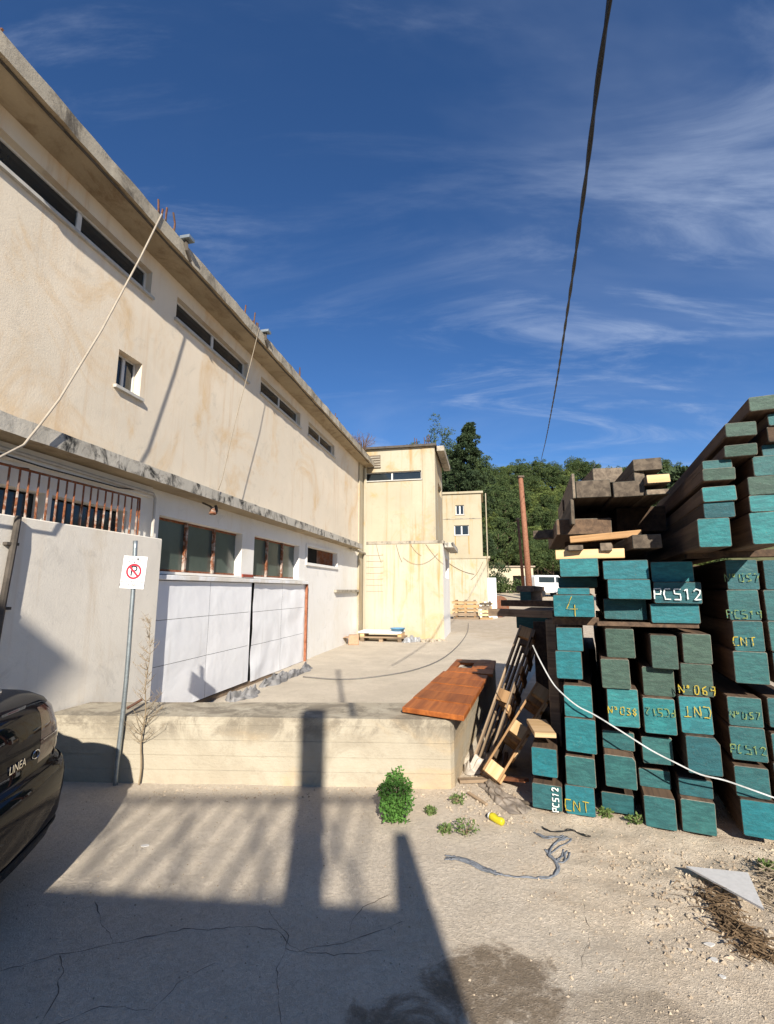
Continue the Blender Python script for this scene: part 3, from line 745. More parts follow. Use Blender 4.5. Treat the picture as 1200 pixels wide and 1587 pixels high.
wb(MB(), 8.1, 10.6, 2.205, 2.42, 6.03, 6.18).build('side_eave', EAVE, wing)
wb(MB(), 8.035, 8.058, 1.78, 2.10, 3.385, 6.10).build('corner_pier', WING, wing)
w0, w1, zz0, zz1 = -.02, 1.74, 5.20 - WZ, 5.46 - WZ
wd = window_strip(wing, w0, w1, zz0, zz1, .06, .10, .028, 'b')
sd = wb(MB(), 8.9, 10.0, 2.20, 2.23, 2.36, 2.94).build('window', rusty('rust_shutter2', (.36, .16, .09), (.28, .09, .04), .7), wing)
wb(MB(), 9.0, 10.2, 2.02, 2.05, 5.01, 5.29).build('window', GLASS, wing)
for x in (1.55, 1.60, 1.85, 1.92, 1.97):
    MB().tube([(.1, -x, 5.5), (.1 + rnd(-.02, .02), -x + rnd(-.02, .02), 5.5 + .26 + rnd(0, .12))], .012, 5).build('rebar', REBAR, wing)
MB().tube([(-.05, -.10, .0), (-.05, -.10, 5.4)], .028, 8).build('downpipe', WINGLOW, wing)
for k in range(4):
    y = .45 + k * .5 + rnd(-.1, .1)
    MB().tube(sagged((-.02, -y, 2.62), (-.02, -(y + rnd(.1, .5)), 2.3 - rnd(0, .3)), .05, 6), .0045, 4).build('dangling_wire', DRY, wing)
MB().tube(sagged((-.03, -1.2, 2.25), (-.03, -2.2, 2.35), .25, 8), .0045, 4).build('dangling_wire', DRY, wing)
for k in range(7):
    wb(MB(), 7.985, 7.998, .02, .62, 2.98 - k * .17, 3.0 - k * .17 + .02).build('rung', WINGLOW, wing)
# peeled vent with louvres near the eave
vt = wb(MB(), 8.035, 8.057, .14, .52, 5.58, 5.98).build('vent', simple('vent_dark', (.16, .125, .09), .9), wing)
for k in range(5): wb(MB(), 8.015, 8.034, .12 + .02 * k, .54 - .01 * k, 5.60 + k * .075, 5.63 + k * .075).build('slat', EAVE, vt)

# ------------------------------------------------------------------ small tower behind the wing
tow = thing('stair_tower', 'narrow cream three-storey tower with two small windows beyond the wing', 'building', W(22.0, 0, ZU), ANG)
def tb(mb, a0, a1, b0, b1, z0, z1): return mb.box(a0 - 22, a1 - 22, -b1, -b0, z0 - ZU, z1 - ZU)
def tskin(name, s0, s1, z0, z1, at, holes, mat, axis):
    mb = MB(); hs = [(h[0], h[1], h[2] - ZU, h[3] - ZU) for h in holes]
    if axis == 'front': skin(mb, s0, s1, z0 - ZU, z1 - ZU, at - 22, hs, .12, 'b')
    else: skin(mb, s0 - 22, s1 - 22, z0 - ZU, z1 - ZU, at, [(h[0] - 22, h[1] - 22, h[2], h[3]) for h in hs], .12, 'a')
    return mb.build(name, mat, tow)
T1, T2 = (1.93, 2.42, 6.28, 6.84), (1.83, 2.67, 5.09, 5.66)
tskin('upper_wall', -1.5, 3.40, 3.86, 7.50, 22.05, [T1, T2], TOWER, 'front')
tskin('lower_wall', -1.5, 3.62, .5, 3.74, 22.0, [], WINGLOW, 'front')
tskin('side_wall', 22.05, 25, 3.86, 7.50, 3.40, [], TOWER, 'side')
tskin('side_wall', 22.0, 25, .5, 3.74, 3.62, [], WINGLOW, 'side')
tb(MB(), 22.2, 24.9, -1.5, 3.2, .5, 7.4).build('inner_core', DARK, tow)
tb(MB(), 21.96, 25.05, -1.5, 3.80, 3.74, 3.86).build('string_course', TOWER, tow)
tb(MB(), 21.95, 25.1, -1.5, 3.52, 7.50, 7.62).build('roof_edge', TOWER, tow)
tb(MB(), 22.03, 22.047, -1.5, 3.39, 6.02, 6.06).build('string_course', EAVE, tow)
for h in (T1, T2): window_strip(tow, h[0], h[1], h[2] - ZU, h[3] - ZU, .05, .10, .05, 'b')
for s0 in (1.86, 2.62): tb(MB(), 22.035, 22.048, s0, s0 + .05, 4.0, 5.05).build('rust_streak', simple('streak', (.40, .27, .10), .9), tow)
MB().tube(sagged((-.03, -1.4, 2.9), (-.03, -2.9, 2.2), .12, 8), .012, 4).build('dangling_wire', DRY, tow)
MB().tube(sagged((-.03, -2.7, 1.9), (-.03, -3.4, 2.9), .15, 8), .012, 4).build('dangling_wire', DRY, tow)
MB().tube([(-.06, -3.66, 0), (-.06, -3.66, 6.8)], .03, 6).build('downpipe', TOWER, tow)

p = on_level(765, 945, ZU)
pp = thing('leaning_board', 'tall white panel leaning by the tower corner', 'panel', W(18.5, 3.72, ZU - .01), ANG)
MB().box(-.06, .06, -.28, .14, 0, 1.92).build('board', WHITEP, pp, bevel=.01)
rs_ = thing('rust_drum', 'round rusty disc leaning beside the white panel', 'disc', W(19.2, 4.1, ZU - .02), ANG)
MB().tube([(-.05, -.05, .55), (.05, .0, .55)], .52, 18).build('disc', rusty('disc_rust', (.16, .09, .06), amt=.7), rs_)

# crates and boards by the tower foot
def crate_stack(label, base, rotz, n, w, d, hgt_, mats, group):
    t = thing('board_pile', label, 'boards', base, rotz, group); z = 0
    for k in range(n):
        h_ = hgt_ * rnd(.8, 1.2); j = rnd(-.05, .05)
        for q in range(3):
            MB().box(-w / 2 + j + rnd(-.04, .04), w / 2 + j + rnd(-.06, .06), -d / 2 + q * d / 3 + .01, -d / 2 + (q + 1) * d / 3 - .01, z, z + h_ - .012).build('board', random.choice(mats), t)
        for q in (-.38, 0, .38):
            MB().box(q * w - .05, q * w + .05, -d / 2 + .03, d / 2 - .03, z + h_ - .012, z + h_ + .05).build('batten', random.choice(mats), t)
        z += h_ + .05
    return t
crate_stack('brown board pile against the tower foot', W(17.6, 2.55, ZU - .012), ANG - R(90), 5, 1.1, .8, .12, [PALLETW, PALLETG, PALEWOOD], 'board piles by the wing')
crate_stack('pale board pile at the right of the brown boards', W(17.7, 3.45, ZU - .012), ANG - R(90), 5, .55, .8, .12, [PALEWOOD, GREYWOOD, WHITEP], 'board piles by the wing')
# low table of planks with blue bucket by the wing foot
tb_ = thing('plank_bench', 'low plank platform with pale slab top at the wing foot', 'platform', W(7.35, .75, ZU - .01), ANG - R(90))
for k in range(3): MB().box(-.55, .62, -.3 + k * .2, -.12 + k * .2, .10, .135).build('plank', PALLETG, tb_)
for x in (-.5, 0, .5): MB().box(x - .05, x + .05, -.28, .28, .0, .10).build('batten', PALLETG, tb_)
for x in (-.5, .5): MB().box(x - .05, x + .05, -.28, .28, .135, .22).build('batten', PALEWOOD, tb_)
MB().box(-.60, .55, -.32, .32, .22, .27).build('slab', WHITEP, tb_, bevel=.01)
bk = thing('blue_basin', 'shallow blue plastic basin on the pale slab', 'basin', W(7.2, 1.18, ZU + .262), 0)
BLUE = simple('blue_plastic', (.12, .30, .48), .5, 0, .4)
prof = [(0, .0), (.15, .0), (.20, .08), (.21, .085), (.195, .08), (.145, .015), (0, .012)]
mbk = MB(); ns = 18
for r_, z_ in prof: mbk.v += [(r_ * math.cos(6.2832 * k / ns), r_ * math.sin(6.2832 * k / ns), z_) for k in range(ns)]
mbk.f = [(i * ns + k, i * ns + (k + 1) % ns, (i + 1) * ns + (k + 1) % ns, (i + 1) * ns + k) for i in range(len(prof) - 1) for k in range(ns)]; mbk.m = [0] * len(mbk.f)
mbk.build('shell', BLUE, bk, smooth=True)
bx_ = thing('cardboard_box', 'slumped brown cardboard box beside the plank platform', 'box', W(6.35, .22, ZU - .01), ANG + R(15))
MB().box(-.16, .16, -.13, .13, 0, .24).build('carton', simple('cardboard', (.42, .27, .17), .9), bx_, bevel=.02)
MB().box(-.16, .16, .135, .26, .18, .19).build('flap', simple('cardboard2', (.40, .26, .16), .9), bx_)
RUB = concrete('rubble', (.43, .36, .27), amount=.4, scale=9)
def stone(label, p, r, mat, group, seed):
    bm = bmesh.new(); bmesh.ops.create_icosphere(bm, subdivisions=2, radius=r)
    for v in bm.verts:
        k = 1 + .35 * mnoise.noise(v.co / r * 1.4 + Vector((seed, 0, 0))); v.co *= k; v.co.z = max(-r * .35, v.co.z * .7)
    me = bpy.data.meshes.new('rubble_stone'); bm.to_mesh(me); bm.free(); me.materials.append(mat)
    o = bpy.data.objects.new('rubble_stone', me); C.objects.link(o); o.location = Vector(p) + Vector((0, 0, r * .28)); o.rotation_euler = (0, 0, seed)
    return tag(o, label, 'stone', group)
for k in range(16):
    a, b = 7.45 + rnd(-.25, .35), 1.45 + rnd(0, .95)
    stone('small pale rubble lump at the foot of the wing', W(a, b, ZU - .01), rnd(.03, .085), RUB, 'rubble at the wing foot', k * 1.7)
sh = rag('plastic_sheet', 'clear crumpled plastic sheet hanging off the plank platform', 'plastic', [W(7.0, 1.35, ZU - .004), W(7.25, 1.5, ZU - .004), W(7.4, 1.75, ZU - .004)], .14, .13, simple('grey_plastic', (.26, .26, .26), .35, 0, .5, .3, 9), 14.0)

# thin grey tubing lying across the upper yard
hs = [(726, 966), (725, 978), (715, 995), (690, 1018), (650, 1036), (590, 1048), (530, 1053), (470, 1049)]
pts = [on_level(x, y, ZU + .006) for x, y in hs]
def smooth_path(P, k=6):
    P = [Vector(q) for q in P]; out = []
    for i in range(len(P) - 1):
        p0, p1, p2, p3 = P[max(i - 1, 0)], P[i], P[i + 1], P[min(i + 2, len(P) - 1)]
        for j in range(k):
            t = j / k; out.append(.5 * ((2 * p1) + (p2 - p0) * t + (2 * p0 - 5 * p1 + 4 * p2 - p3) * t * t + (3 * p1 - p0 - 3 * p2 + p3) * t ** 3))
    out.append(P[-1]); return out
o = thing('yard_tube', 'thin grey tubing curving across the upper yard', 'tubing', pts[0])
MB().tube([q - pts[0] for q in smooth_path(pts)], .011, 6).build('tubing', simple('tube_grey', (.16, .15, .135), .7), o, smooth=True)

site_end()
# ------------------------------------------------------------------ sign on a bent pole
sp = on_level(180, 1211); sg = thing('no_parking_sign', 'no parking sign on a bent galvanised pole by the low wall', 'sign', (sp.x, 5.36, 0))
yb = 5.36
pole_px = [(179, 1214), (183, 1170), (190, 1110), (197, 1040), (203, 960), (207, 905), (210, 838)]
pl_ = [at_depth(x, y, yb) - Vector((sp.x, yb, 0)) for x, y in pole_px]; pl_[0].z = -.02
MB().tube(smooth_path(pl_, 4), .024, 10).build('pole', GALV, sg, smooth=True)
def plate_pt(x, y): return at_depth(x, y, yb - .034) - Vector((sp.x, yb, 0))
cpl = plate_pt(207.5, 887); wpl, hpl = .262, .355; tilt = R(3.2)
Mp = Matrix.Translation(cpl) @ Matrix.Rotation(tilt, 4, 'Y')
plate = MB().box(-wpl / 2, wpl / 2, -.003, .003, -hpl / 2, hpl / 2, 0, Mp).build('plate', simple('sign_white', (.80, .80, .80), .4, 0, .4, .06), sg)
REDP = simple('sign_red', (.55, .03, .05), .5, 0, .3, .1); INK = simple('sign_ink', (.025, .028, .035), .6, 0, .3, .1, 30, 0)
def ring(mb, r0, r1, n=32, z=0):
    for k in range(n):
        a, b = 6.28319 * k / n, 6.28319 * (k + 1) / n
        mb.add([Mp @ Vector((r * math.cos(t), -.0045, z + r * math.sin(t))) for r, t in ((r0, a), (r1, a), (r1, b), (r0, b))], [(0, 1, 2, 3)])
rg = MB(); ring(rg, .064, .086, 32, .01); rg.build('prohibition_ring', REDP, plate)
sla = MB(); Ms = Mp @ Matrix.Translation((0, -.006, .01)) @ Matrix.Rotation(R(45), 4, 'Y'); sla.box(-.068, .068, -.0008, .0008, -.011, .011, 0, Ms); sla.build('slash', REDP, plate)
def text_mesh(name, txt, size, mat, parent, M, extr=.0008):
    cu = bpy.data.curves.new(name, 'FONT'); cu.body = txt; cu.size = size; cu.align_x = 'CENTER'; cu.align_y = 'CENTER'; cu.extrude = extr
    ob = bpy.data.objects.new(name, cu); C.objects.link(ob)
    dg = bpy.context.evaluated_depsgraph_get(); me = bpy.data.meshes.new_from_object(ob.evaluated_get(dg)); bpy.data.objects.remove(ob); bpy.data.curves.remove(cu)
    me.materials.clear(); me.materials.append(mat); me.transform(M @ Matrix.Rotation(R(90), 4, 'X'))
    return child_mesh(name, me, parent)
for txt, z, s_ in (('ΙΔΙΩΤΙΚΟΣ', .150, .044), ('ΧΩΡΟΣ', .113, .044), ('ΑΠΑΓΟΡΕΥΕΤΑΙ', -.105, .034), ('Η ΣΤΑΘΜΕΥΣΗ', -.143, .038)):
    text_mesh('lettering', txt, s_, INK, plate, Mp @ Matrix.Translation((0, -.0045, z)))
text_mesh('lettering', 'P', .165, INK, plate, Mp @ Matrix.Translation((-.002, -.0046, .01)), .0012)
for dz in (.06, -.06): MB().tube([Mp @ Vector((-.05, .012, dz)), Mp @ Vector((.05, .012, dz))], .006, 5).build('clamp', GALV, plate)
bq = at_depth(197, 1098, yb) - Vector((sp.x, yb, 0))
MB().tube([bq, bq + Vector((.10, .12, .07))], .014, 6).build('stay', REBAR, sg)

# dry weed standing beside the sign pole
def dry_weed():
    b = on_level(219, 1213); t = thing('dry_weed', 'tall dry weed stalk beside the sign pole', 'plant', (b.x, 5.355, 0)); mb = MB()
    spine = [Vector((.012 * math.sin(i * .9), 0, i * .082)) for i in range(21)]
    mb.tube(spine, [.010 - .0004 * i for i in range(21)], 5); rs = random.Random(5)
    for i in range(5, 21):
        for _ in range(4):
            a = rs.uniform(0, 6.28); l = rs.uniform(.10, .34) * (1.2 - i / 26); p0 = spine[i]
            d = Vector((math.cos(a), math.sin(a) * .5 - .15, rs.uniform(.5, 1.2))).normalized() * l
            mb.tube([p0, p0 + d * .5 + Vector((0, 0, -.01)), p0 + d], [.0035, .0028, .001], 3, cap=False)
            for k in range(3):
                q = p0 + d * rs.uniform(.3, 1); mb.tube([q, q + Vector((rs.uniform(-.05, .05), rs.uniform(-.03, .03), rs.uniform(.0, .06)))], [.0025, .001], 3, cap=False)
    mb.build('stalk', DRY, t); return t
dry_weed()

# ------------------------------------------------------------------ timber
FONT = {'P': [[(0, 0), (0, 1), (.7, 1), (.75, .75), (.7, .5), (0, .5)]], 'C': [[(.8, 1), (.1, 1), (0, .5), (.1, 0), (.8, 0)]],
        'E': [[(.8, 1), (0, 1), (0, 0), (.8, 0)]], 'S': [[(.8, 1), (.05, 1), (.05, .55), (.75, .5), (.75, 0), (0, 0)]],
        '1': [[(.1, .8), (.4, 1), (.4, 0)]], '2': [[(.05, .8), (.3, 1), (.7, .9), (.65, .55), (.1, 0), (.8, 0)]],
        '9': [[(.7, .6), (.15, .55), (.1, .95), (.65, 1), (.7, .6), (.6, 0)]], 'N': [[(0, 0), (0, 1), (.75, 0), (.75, 1)]],
        'T': [[(0, 1), (.9, 1)], [(.45, 1), (.45, 0)]], 'o': [[(.1, .65), (.4, .65), (.4, .95), (.1, .95), (.1, .65)]],
        '0': [[(.1, 0), (0, .5), (.1, 1), (.6, 1), (.7, .5), (.6, 0), (.1, 0)]], '6': [[(.65, 1), (.1, .7), (.05, .1), (.6, 0), (.65, .45), (.1, .5)]],
        '5': [[(.7, 1), (.1, 1), (.1, .6), (.6, .55), (.65, .1), (.05, 0)]], '7': [[(.05, 1), (.75, 1), (.3, 0)]], '3': [[(.05, 1), (.65, .95), (.3, .55), (.7, .3), (.55, 0), (0, .05)]],
        '8': [[(.35, .5), (.05, .75), (.35, 1), (.65, .75), (.05, .25), (.35, 0), (.65, .25), (.35, .5)]], '4': [[(.4, 1), (0, .35), (.8, .35)], [(.6, .65), (.6, -.1)]], '.': [[(.2, 0), (.3, .05)]]}
def marking(beam, w, h, txt, mat, mode, size, cx=.5, cz=.4, stroke=.011):
    mb = MB(); adv = size * .82; tot = adv * len(txt); rs = random.Random(len(txt) + int(size * 999))
    for i, ch in enumerate(txt):
        for st in FONT.get(ch, []):
            pts = []
            for (x, z) in st:
                px_, pz_ = -tot / 2 + adv * i + x * size * .72 + rs.uniform(-.003, .003), (z - .5) * size + rs.uniform(-.003, .003)
                if mode == 'flip': px_, pz_ = -px_, -pz_
                if mode == 'up': px_, pz_ = -pz_, px_
                pts.append((w * (cx - .5) + px_, -.014, h * cz + pz_))
            fine = []
            for a, b in zip(pts[:-1], pts[1:]):
                for k in range(4): fine.append(Vector(a).lerp(Vector(b), k / 4) + Vector((rs.uniform(-.0015, .0015), 0, rs.uniform(-.0015, .0015))))
            fine.append(Vector(pts[-1])); mb.ribbon(fine, [stroke * rs.uniform(.7, 1.2) for _ in fine], up=(0, -1, 0), th=.0015)
    return mb.build('painted_marking', mat, beam)
def beam_mesh(w, h, L, endm, sidem, ch=.008, sk=.006, big=None):
    mb = MB(); c = ch
    def ringp(y, ins, sx=0, sz=0):
        x0, x1, z0, z1 = -w / 2 + ins, w / 2 - ins, ins, h - ins; k = c
        k2 = big if big else c
        return [(x0 + k + sx, y, z0 + sz), (x1 - k + sx, y, z0 + sz), (x1 + sx, y, z0 + k + sz), (x1 + sx, y, z1 - k2 + sz), (x1 - k2 * .7 + sx, y, z1 + sz), (x0 + k + sx, y, z1 + sz), (x0 + sx, y, z1 - k + sz), (x0 + sx, y, z0 + k + sz)]
    tilt = [rnd(-sk, sk) for _ in range(2)]
    r0 = [(x, y + tilt[0] * x / w * 2 + tilt[1] * (z / h - .5) * 2, z) for x, y, z in ringp(0, .004)]
    r1 = [(x, y + .005 + tilt[0] * x / w * 2 + tilt[1] * (z / h - .5) * 2, z) for x, y, z in ringp(0, 0)]
    mb.v = r0 + r1 + ringp(L * .5, 0, rnd(-.004, .004), 0) + ringp(L, .003, 0, 0); n = 8
    mb.f = [tuple(range(n))]; mb.m = [0]
    for a in range(3):
        for k in range(n):
            mb.f.append((a * n + k, a * n + (k + 1) % n, (a + 1) * n + (k + 1) % n, (a + 1) * n + k)); mb.m.append(2 if a == 0 else 1)
    mb.f.append(tuple(reversed(range(3 * n, 4 * n)))); mb.m.append(1)
    return mb.mesh('timber_beam', [endm, sidem, WORN])
def T_local(x, y, q):
    p = on_plane(x, y, TO - Dv * q, Dv); return (p - TO).dot(Ev), p.z
T, TD, G, GW, SW = TEAL, TEALD, GREEN, GREYWOOD, SIDEWOOD
ORD = ['bottom', 'second', 'third', 'fourth', 'fifth', 'sixth', 'seventh', 'eighth', 'ninth', 'tenth', 'eleventh']
BEAMS = [  # column, (left, top, right, bottom) of the end face, forward offset, end finish, marking
    ('leftmost low column', [
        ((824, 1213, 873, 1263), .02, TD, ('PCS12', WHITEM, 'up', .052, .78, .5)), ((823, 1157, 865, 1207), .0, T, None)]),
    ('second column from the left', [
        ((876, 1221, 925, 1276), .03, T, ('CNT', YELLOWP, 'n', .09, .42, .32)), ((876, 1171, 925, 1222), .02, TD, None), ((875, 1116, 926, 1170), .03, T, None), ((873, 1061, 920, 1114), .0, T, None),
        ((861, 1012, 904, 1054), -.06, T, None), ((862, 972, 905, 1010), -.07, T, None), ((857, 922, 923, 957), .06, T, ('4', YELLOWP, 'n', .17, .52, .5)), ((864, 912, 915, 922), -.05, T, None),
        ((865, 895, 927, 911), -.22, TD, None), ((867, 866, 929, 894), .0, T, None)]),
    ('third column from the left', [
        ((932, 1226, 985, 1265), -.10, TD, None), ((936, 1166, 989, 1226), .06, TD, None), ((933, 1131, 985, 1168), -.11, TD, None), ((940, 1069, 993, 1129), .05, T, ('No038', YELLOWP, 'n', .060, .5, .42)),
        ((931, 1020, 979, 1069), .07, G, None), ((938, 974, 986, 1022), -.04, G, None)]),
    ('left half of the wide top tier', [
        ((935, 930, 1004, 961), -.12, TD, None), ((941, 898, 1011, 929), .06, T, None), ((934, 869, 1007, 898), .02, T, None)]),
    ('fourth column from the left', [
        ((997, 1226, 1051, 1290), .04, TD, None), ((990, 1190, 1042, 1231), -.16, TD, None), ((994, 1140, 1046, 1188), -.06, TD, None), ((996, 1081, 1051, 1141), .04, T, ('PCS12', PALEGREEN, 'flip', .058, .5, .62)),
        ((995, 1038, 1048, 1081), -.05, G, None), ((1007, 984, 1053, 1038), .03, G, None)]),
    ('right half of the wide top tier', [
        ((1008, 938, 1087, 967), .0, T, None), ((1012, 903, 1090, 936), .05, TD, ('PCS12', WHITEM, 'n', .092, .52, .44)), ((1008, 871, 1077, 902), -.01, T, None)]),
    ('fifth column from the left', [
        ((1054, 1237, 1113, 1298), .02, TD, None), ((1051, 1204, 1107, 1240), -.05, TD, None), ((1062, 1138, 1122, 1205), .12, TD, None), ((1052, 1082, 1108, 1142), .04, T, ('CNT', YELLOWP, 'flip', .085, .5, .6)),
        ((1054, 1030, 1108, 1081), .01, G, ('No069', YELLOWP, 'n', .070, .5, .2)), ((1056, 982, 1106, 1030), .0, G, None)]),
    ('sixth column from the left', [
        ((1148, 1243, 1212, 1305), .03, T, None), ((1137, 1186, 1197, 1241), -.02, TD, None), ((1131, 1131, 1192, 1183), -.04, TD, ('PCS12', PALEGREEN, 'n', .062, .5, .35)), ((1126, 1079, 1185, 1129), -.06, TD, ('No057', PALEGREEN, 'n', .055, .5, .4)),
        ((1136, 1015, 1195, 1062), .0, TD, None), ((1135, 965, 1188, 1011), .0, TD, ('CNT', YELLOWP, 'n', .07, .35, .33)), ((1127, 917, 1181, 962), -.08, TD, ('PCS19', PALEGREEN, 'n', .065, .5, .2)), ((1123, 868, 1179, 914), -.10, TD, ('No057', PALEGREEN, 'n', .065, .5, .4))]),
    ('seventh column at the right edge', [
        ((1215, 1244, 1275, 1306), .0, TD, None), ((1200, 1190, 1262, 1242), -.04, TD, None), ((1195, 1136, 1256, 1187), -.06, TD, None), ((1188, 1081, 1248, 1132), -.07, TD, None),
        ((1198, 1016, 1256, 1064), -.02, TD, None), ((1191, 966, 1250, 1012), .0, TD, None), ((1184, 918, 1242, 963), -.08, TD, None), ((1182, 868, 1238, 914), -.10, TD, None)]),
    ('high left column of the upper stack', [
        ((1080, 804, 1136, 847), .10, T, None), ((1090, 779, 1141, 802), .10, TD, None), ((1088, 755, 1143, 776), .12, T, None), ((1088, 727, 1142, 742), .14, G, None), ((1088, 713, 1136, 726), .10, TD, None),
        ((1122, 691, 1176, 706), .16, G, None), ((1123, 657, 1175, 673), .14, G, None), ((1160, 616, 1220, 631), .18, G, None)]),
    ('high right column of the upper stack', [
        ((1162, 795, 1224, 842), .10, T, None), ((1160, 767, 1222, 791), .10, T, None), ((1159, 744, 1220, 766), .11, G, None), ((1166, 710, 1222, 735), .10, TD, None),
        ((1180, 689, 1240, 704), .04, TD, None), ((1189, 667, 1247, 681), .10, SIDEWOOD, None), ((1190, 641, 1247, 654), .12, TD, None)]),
]
rects = []
for col_, items in BEAMS:
    for r, (px_, q, m_, mk) in enumerate(items):
        if 'upper stack' in col_: q += .50
        s0, z1 = T_local(px_[0], px_[1], q); s1, z0 = T_local(px_[2], px_[3], q)
        rects.append([s0, s1, z0, z1, q, m_, mk, col_, r])
for it in range(6):       # push neighbours apart where their boxes would cross
    for i in range(len(rects)):
        for j in range(i + 1, len(rects)):
            a, b = rects[i], rects[j]
            os_ = min(a[1], b[1]) - max(a[0], b[0]); oz = min(a[3], b[3]) - max(a[2], b[2])
            if os_ > -.002 and oz > -.002:
                if os_ < oz:
                    l, r = (a, b) if a[0] + a[1] < b[0] + b[1] else (b, a); mid = (l[1] + r[0]) / 2; l[1] = mid - .002; r[0] = mid + .002
                else:
                    l, r = (a, b) if a[2] + a[3] < b[2] + b[3] else (b, a); mid = (l[3] + r[2]) / 2; l[3] = mid - .0015; r[2] = mid + .0015
for col_, items in BEAMS:
    cr = sorted([r for r in rects if r[7] == col_], key=lambda r: r[2])
    for lo_, up_ in zip(cr[:-1], cr[1:]):
        if 0 < up_[2] - lo_[3] < .04: lo_[3] = up_[2] - .0006
DESC = {TEAL.name: 'bright teal', TEALD.name: 'dark teal', GREEN.name: 'dull green', SIDEWOOD.name: 'bare brown'}
for s0, s1, z0, z1, q, m_, mk, col_, r in rects:
    z0 = max(z0, .012); w, h = s1 - s0, z1 - z0
    if h < .03: h = .03
    L_ = rnd(4.2, 4.9) if 'upper stack' not in col_ else rnd(5.2, 5.8)
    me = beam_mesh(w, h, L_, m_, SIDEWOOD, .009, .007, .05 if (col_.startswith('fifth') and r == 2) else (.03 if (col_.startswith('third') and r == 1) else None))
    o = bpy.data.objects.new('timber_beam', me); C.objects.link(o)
    o.location = TO + Ev * ((s0 + s1) / 2) - Dv * q + Vector((0, 0, z0)); o.rotation_euler = (0, rnd(-.012, .012), TANG + rnd(-.006, .006))
    pos = ORD[r] if r == 0 else ORD[r] + ' from the bottom'
    tag(o, f'{DESC[m_.name]} beam end, {pos}, {col_}', 'beam', 'painted timber beams in the stacks')
    if mk: marking(o, w, h, mk[0], mk[1], {'n': 'n', 'up': 'up', 'flip': 'flip'}[mk[2]], mk[3], mk[4], mk[5], .0075 if mk[1] is not WHITEM else .010)

def tboard(label, s0, s1, z0, z1, q0, q1, mat, name='timber_board', cat='board', group='loose boards among the stacks', rot=0.0, tilt=0.0, bevel=.004):
    w, h, d = s1 - s0, z1 - z0, q0 - q1
    o = MB().box(-w / 2, w / 2, 0, d, 0, h).build(name, mat, None, bevel=bevel)
    o.location = TO + Ev * ((s0 + s1) / 2) - Dv * q0 + Vector((0, 0, z0)); o.rotation_euler = (0, tilt, TANG + rot)
    return tag(o, label, cat, group)
# cross bearers between the bundles
def tz(y, x=1000, q=0): return T_local(x, y, q)[1]
tboard('brown cross bearer under the wide top tier', .70, 1.52, 1.665, 1.705, -.02, -.10, SIDEWOOD, 'cross_bearer', 'bearer')
tboard('dark cross bearer beneath the painted four beam', .30, .72, 1.66, 1.735, -.12, -.2, SIDEWOOD, 'cross_bearer', 'bearer')
tboard('dark bearer under the upper stack', 1.50, 2.35, 2.285, 2.35, -.15, -.25, SIDEWOOD, 'cross_bearer', 'bearer')
tboard('dark bearer deep under the upper stack', 1.50, 2.35, 2.285, 2.35, -3.2, -3.3, SIDEWOOD, 'cross_bearer', 'bearer')
for k, (s0, s1) in enumerate(((.02, .52), (.58, 1.08), (1.14, 1.56), (1.62, 2.4))):
    pass
# grey weathered pile on top of the left stack
def gbeam(label, px_, q, L, mat=GREYWOOD, endm=GREYWOOD, tiltz=0.105):
    s0, z1 = T_local(px_[0], px_[1], q); s1, z0 = T_local(px_[2], px_[3], q)
    o = bpy.data.objects.new('weathered_plank', beam_mesh(s1 - s0, max(.03, z1 - z0), L, endm, mat, .005, .015)); C.objects.link(o)
    o.location = TO + Ev * ((s0 + s1) / 2) - Dv * q + Vector((0, 0, z0)); o.rotation_euler = (0, 0, TANG + tiltz)
    return tag(o, label, 'plank', 'grey planks on top of the left stack')
gbeam('grey plank, left of the wide pair in the top pile', (892, 746, 948, 769), -.25, 2.6)
gbeam('grey plank, right of the wide pair in the top pile', (950, 747, 1001, 768), -.25, 2.6)
gbeam('short grey block on the right wide plank', (982, 730, 1001, 746), -.30, 2.4)
gbeam('topmost grey plank of the pile', (981, 712, 1027, 727), -.28, 2.6)
gbeam('sunlit pale board at the right of the top pile', (1002, 736, 1040, 747), -.15, 2.4, GREYWOOD, PALEWOOD)
gbeam('thin board below the sunlit pale board', (1002, 759, 1039, 765), -.20, 2.4)
gbeam('narrow plank standing on edge left of the wide pair', (886, 734, 893, 772), -.22, 2.3)
gbeam('tall grey plank on edge at the left of the top pile', (884, 774, 892, 812), -.24, 2.2)
gbeam('tilted grey plank lying across the top pile', (918, 727, 968, 746), -1.3, 1.8, tiltz=.20)
gbeam('thick short grey beam under the top pile', (980, 829, 1027, 849), .02, 2.2)
gbeam('dark plank deep under the top pile', (862, 806, 950, 826), -.5, 2.0, SIDEWOOD, SIDEWOOD)
gbeam('dark plank deep under the right wide plank', (955, 788, 1035, 822), -.9, 2.0, SIDEWOOD, SIDEWOOD)
s0, z1 = T_local(861, 853, -.12); s1, z0 = T_local(960, 865, -.12)
tboard('pale new cross bearer on top of the left stack', s0, s1 + .05, z0, z1, -.10, -.22, PALEWOOD, 'cross_bearer', 'bearer')
tboard('orange lit cross bearer under the grey planks', *(T_local(884, 840, -.2)[0], T_local(996, 840, -.2)[0]), T_local(900, 838, -.2)[1], T_local(900, 828, -.2)[1], -.18, -.28, PALLETW, 'cross_bearer', 'bearer', tilt=-.06)
tboard('short grey scrap block on the pale bearer', *(T_local(882, 860, -.1)[0], T_local(905, 860, -.1)[0]), T_local(890, 854, -.1)[1], T_local(890, 846, -.1)[1], -.02, -.30, GREYWOOD, 'scrap_block', 'block', rot=.15)
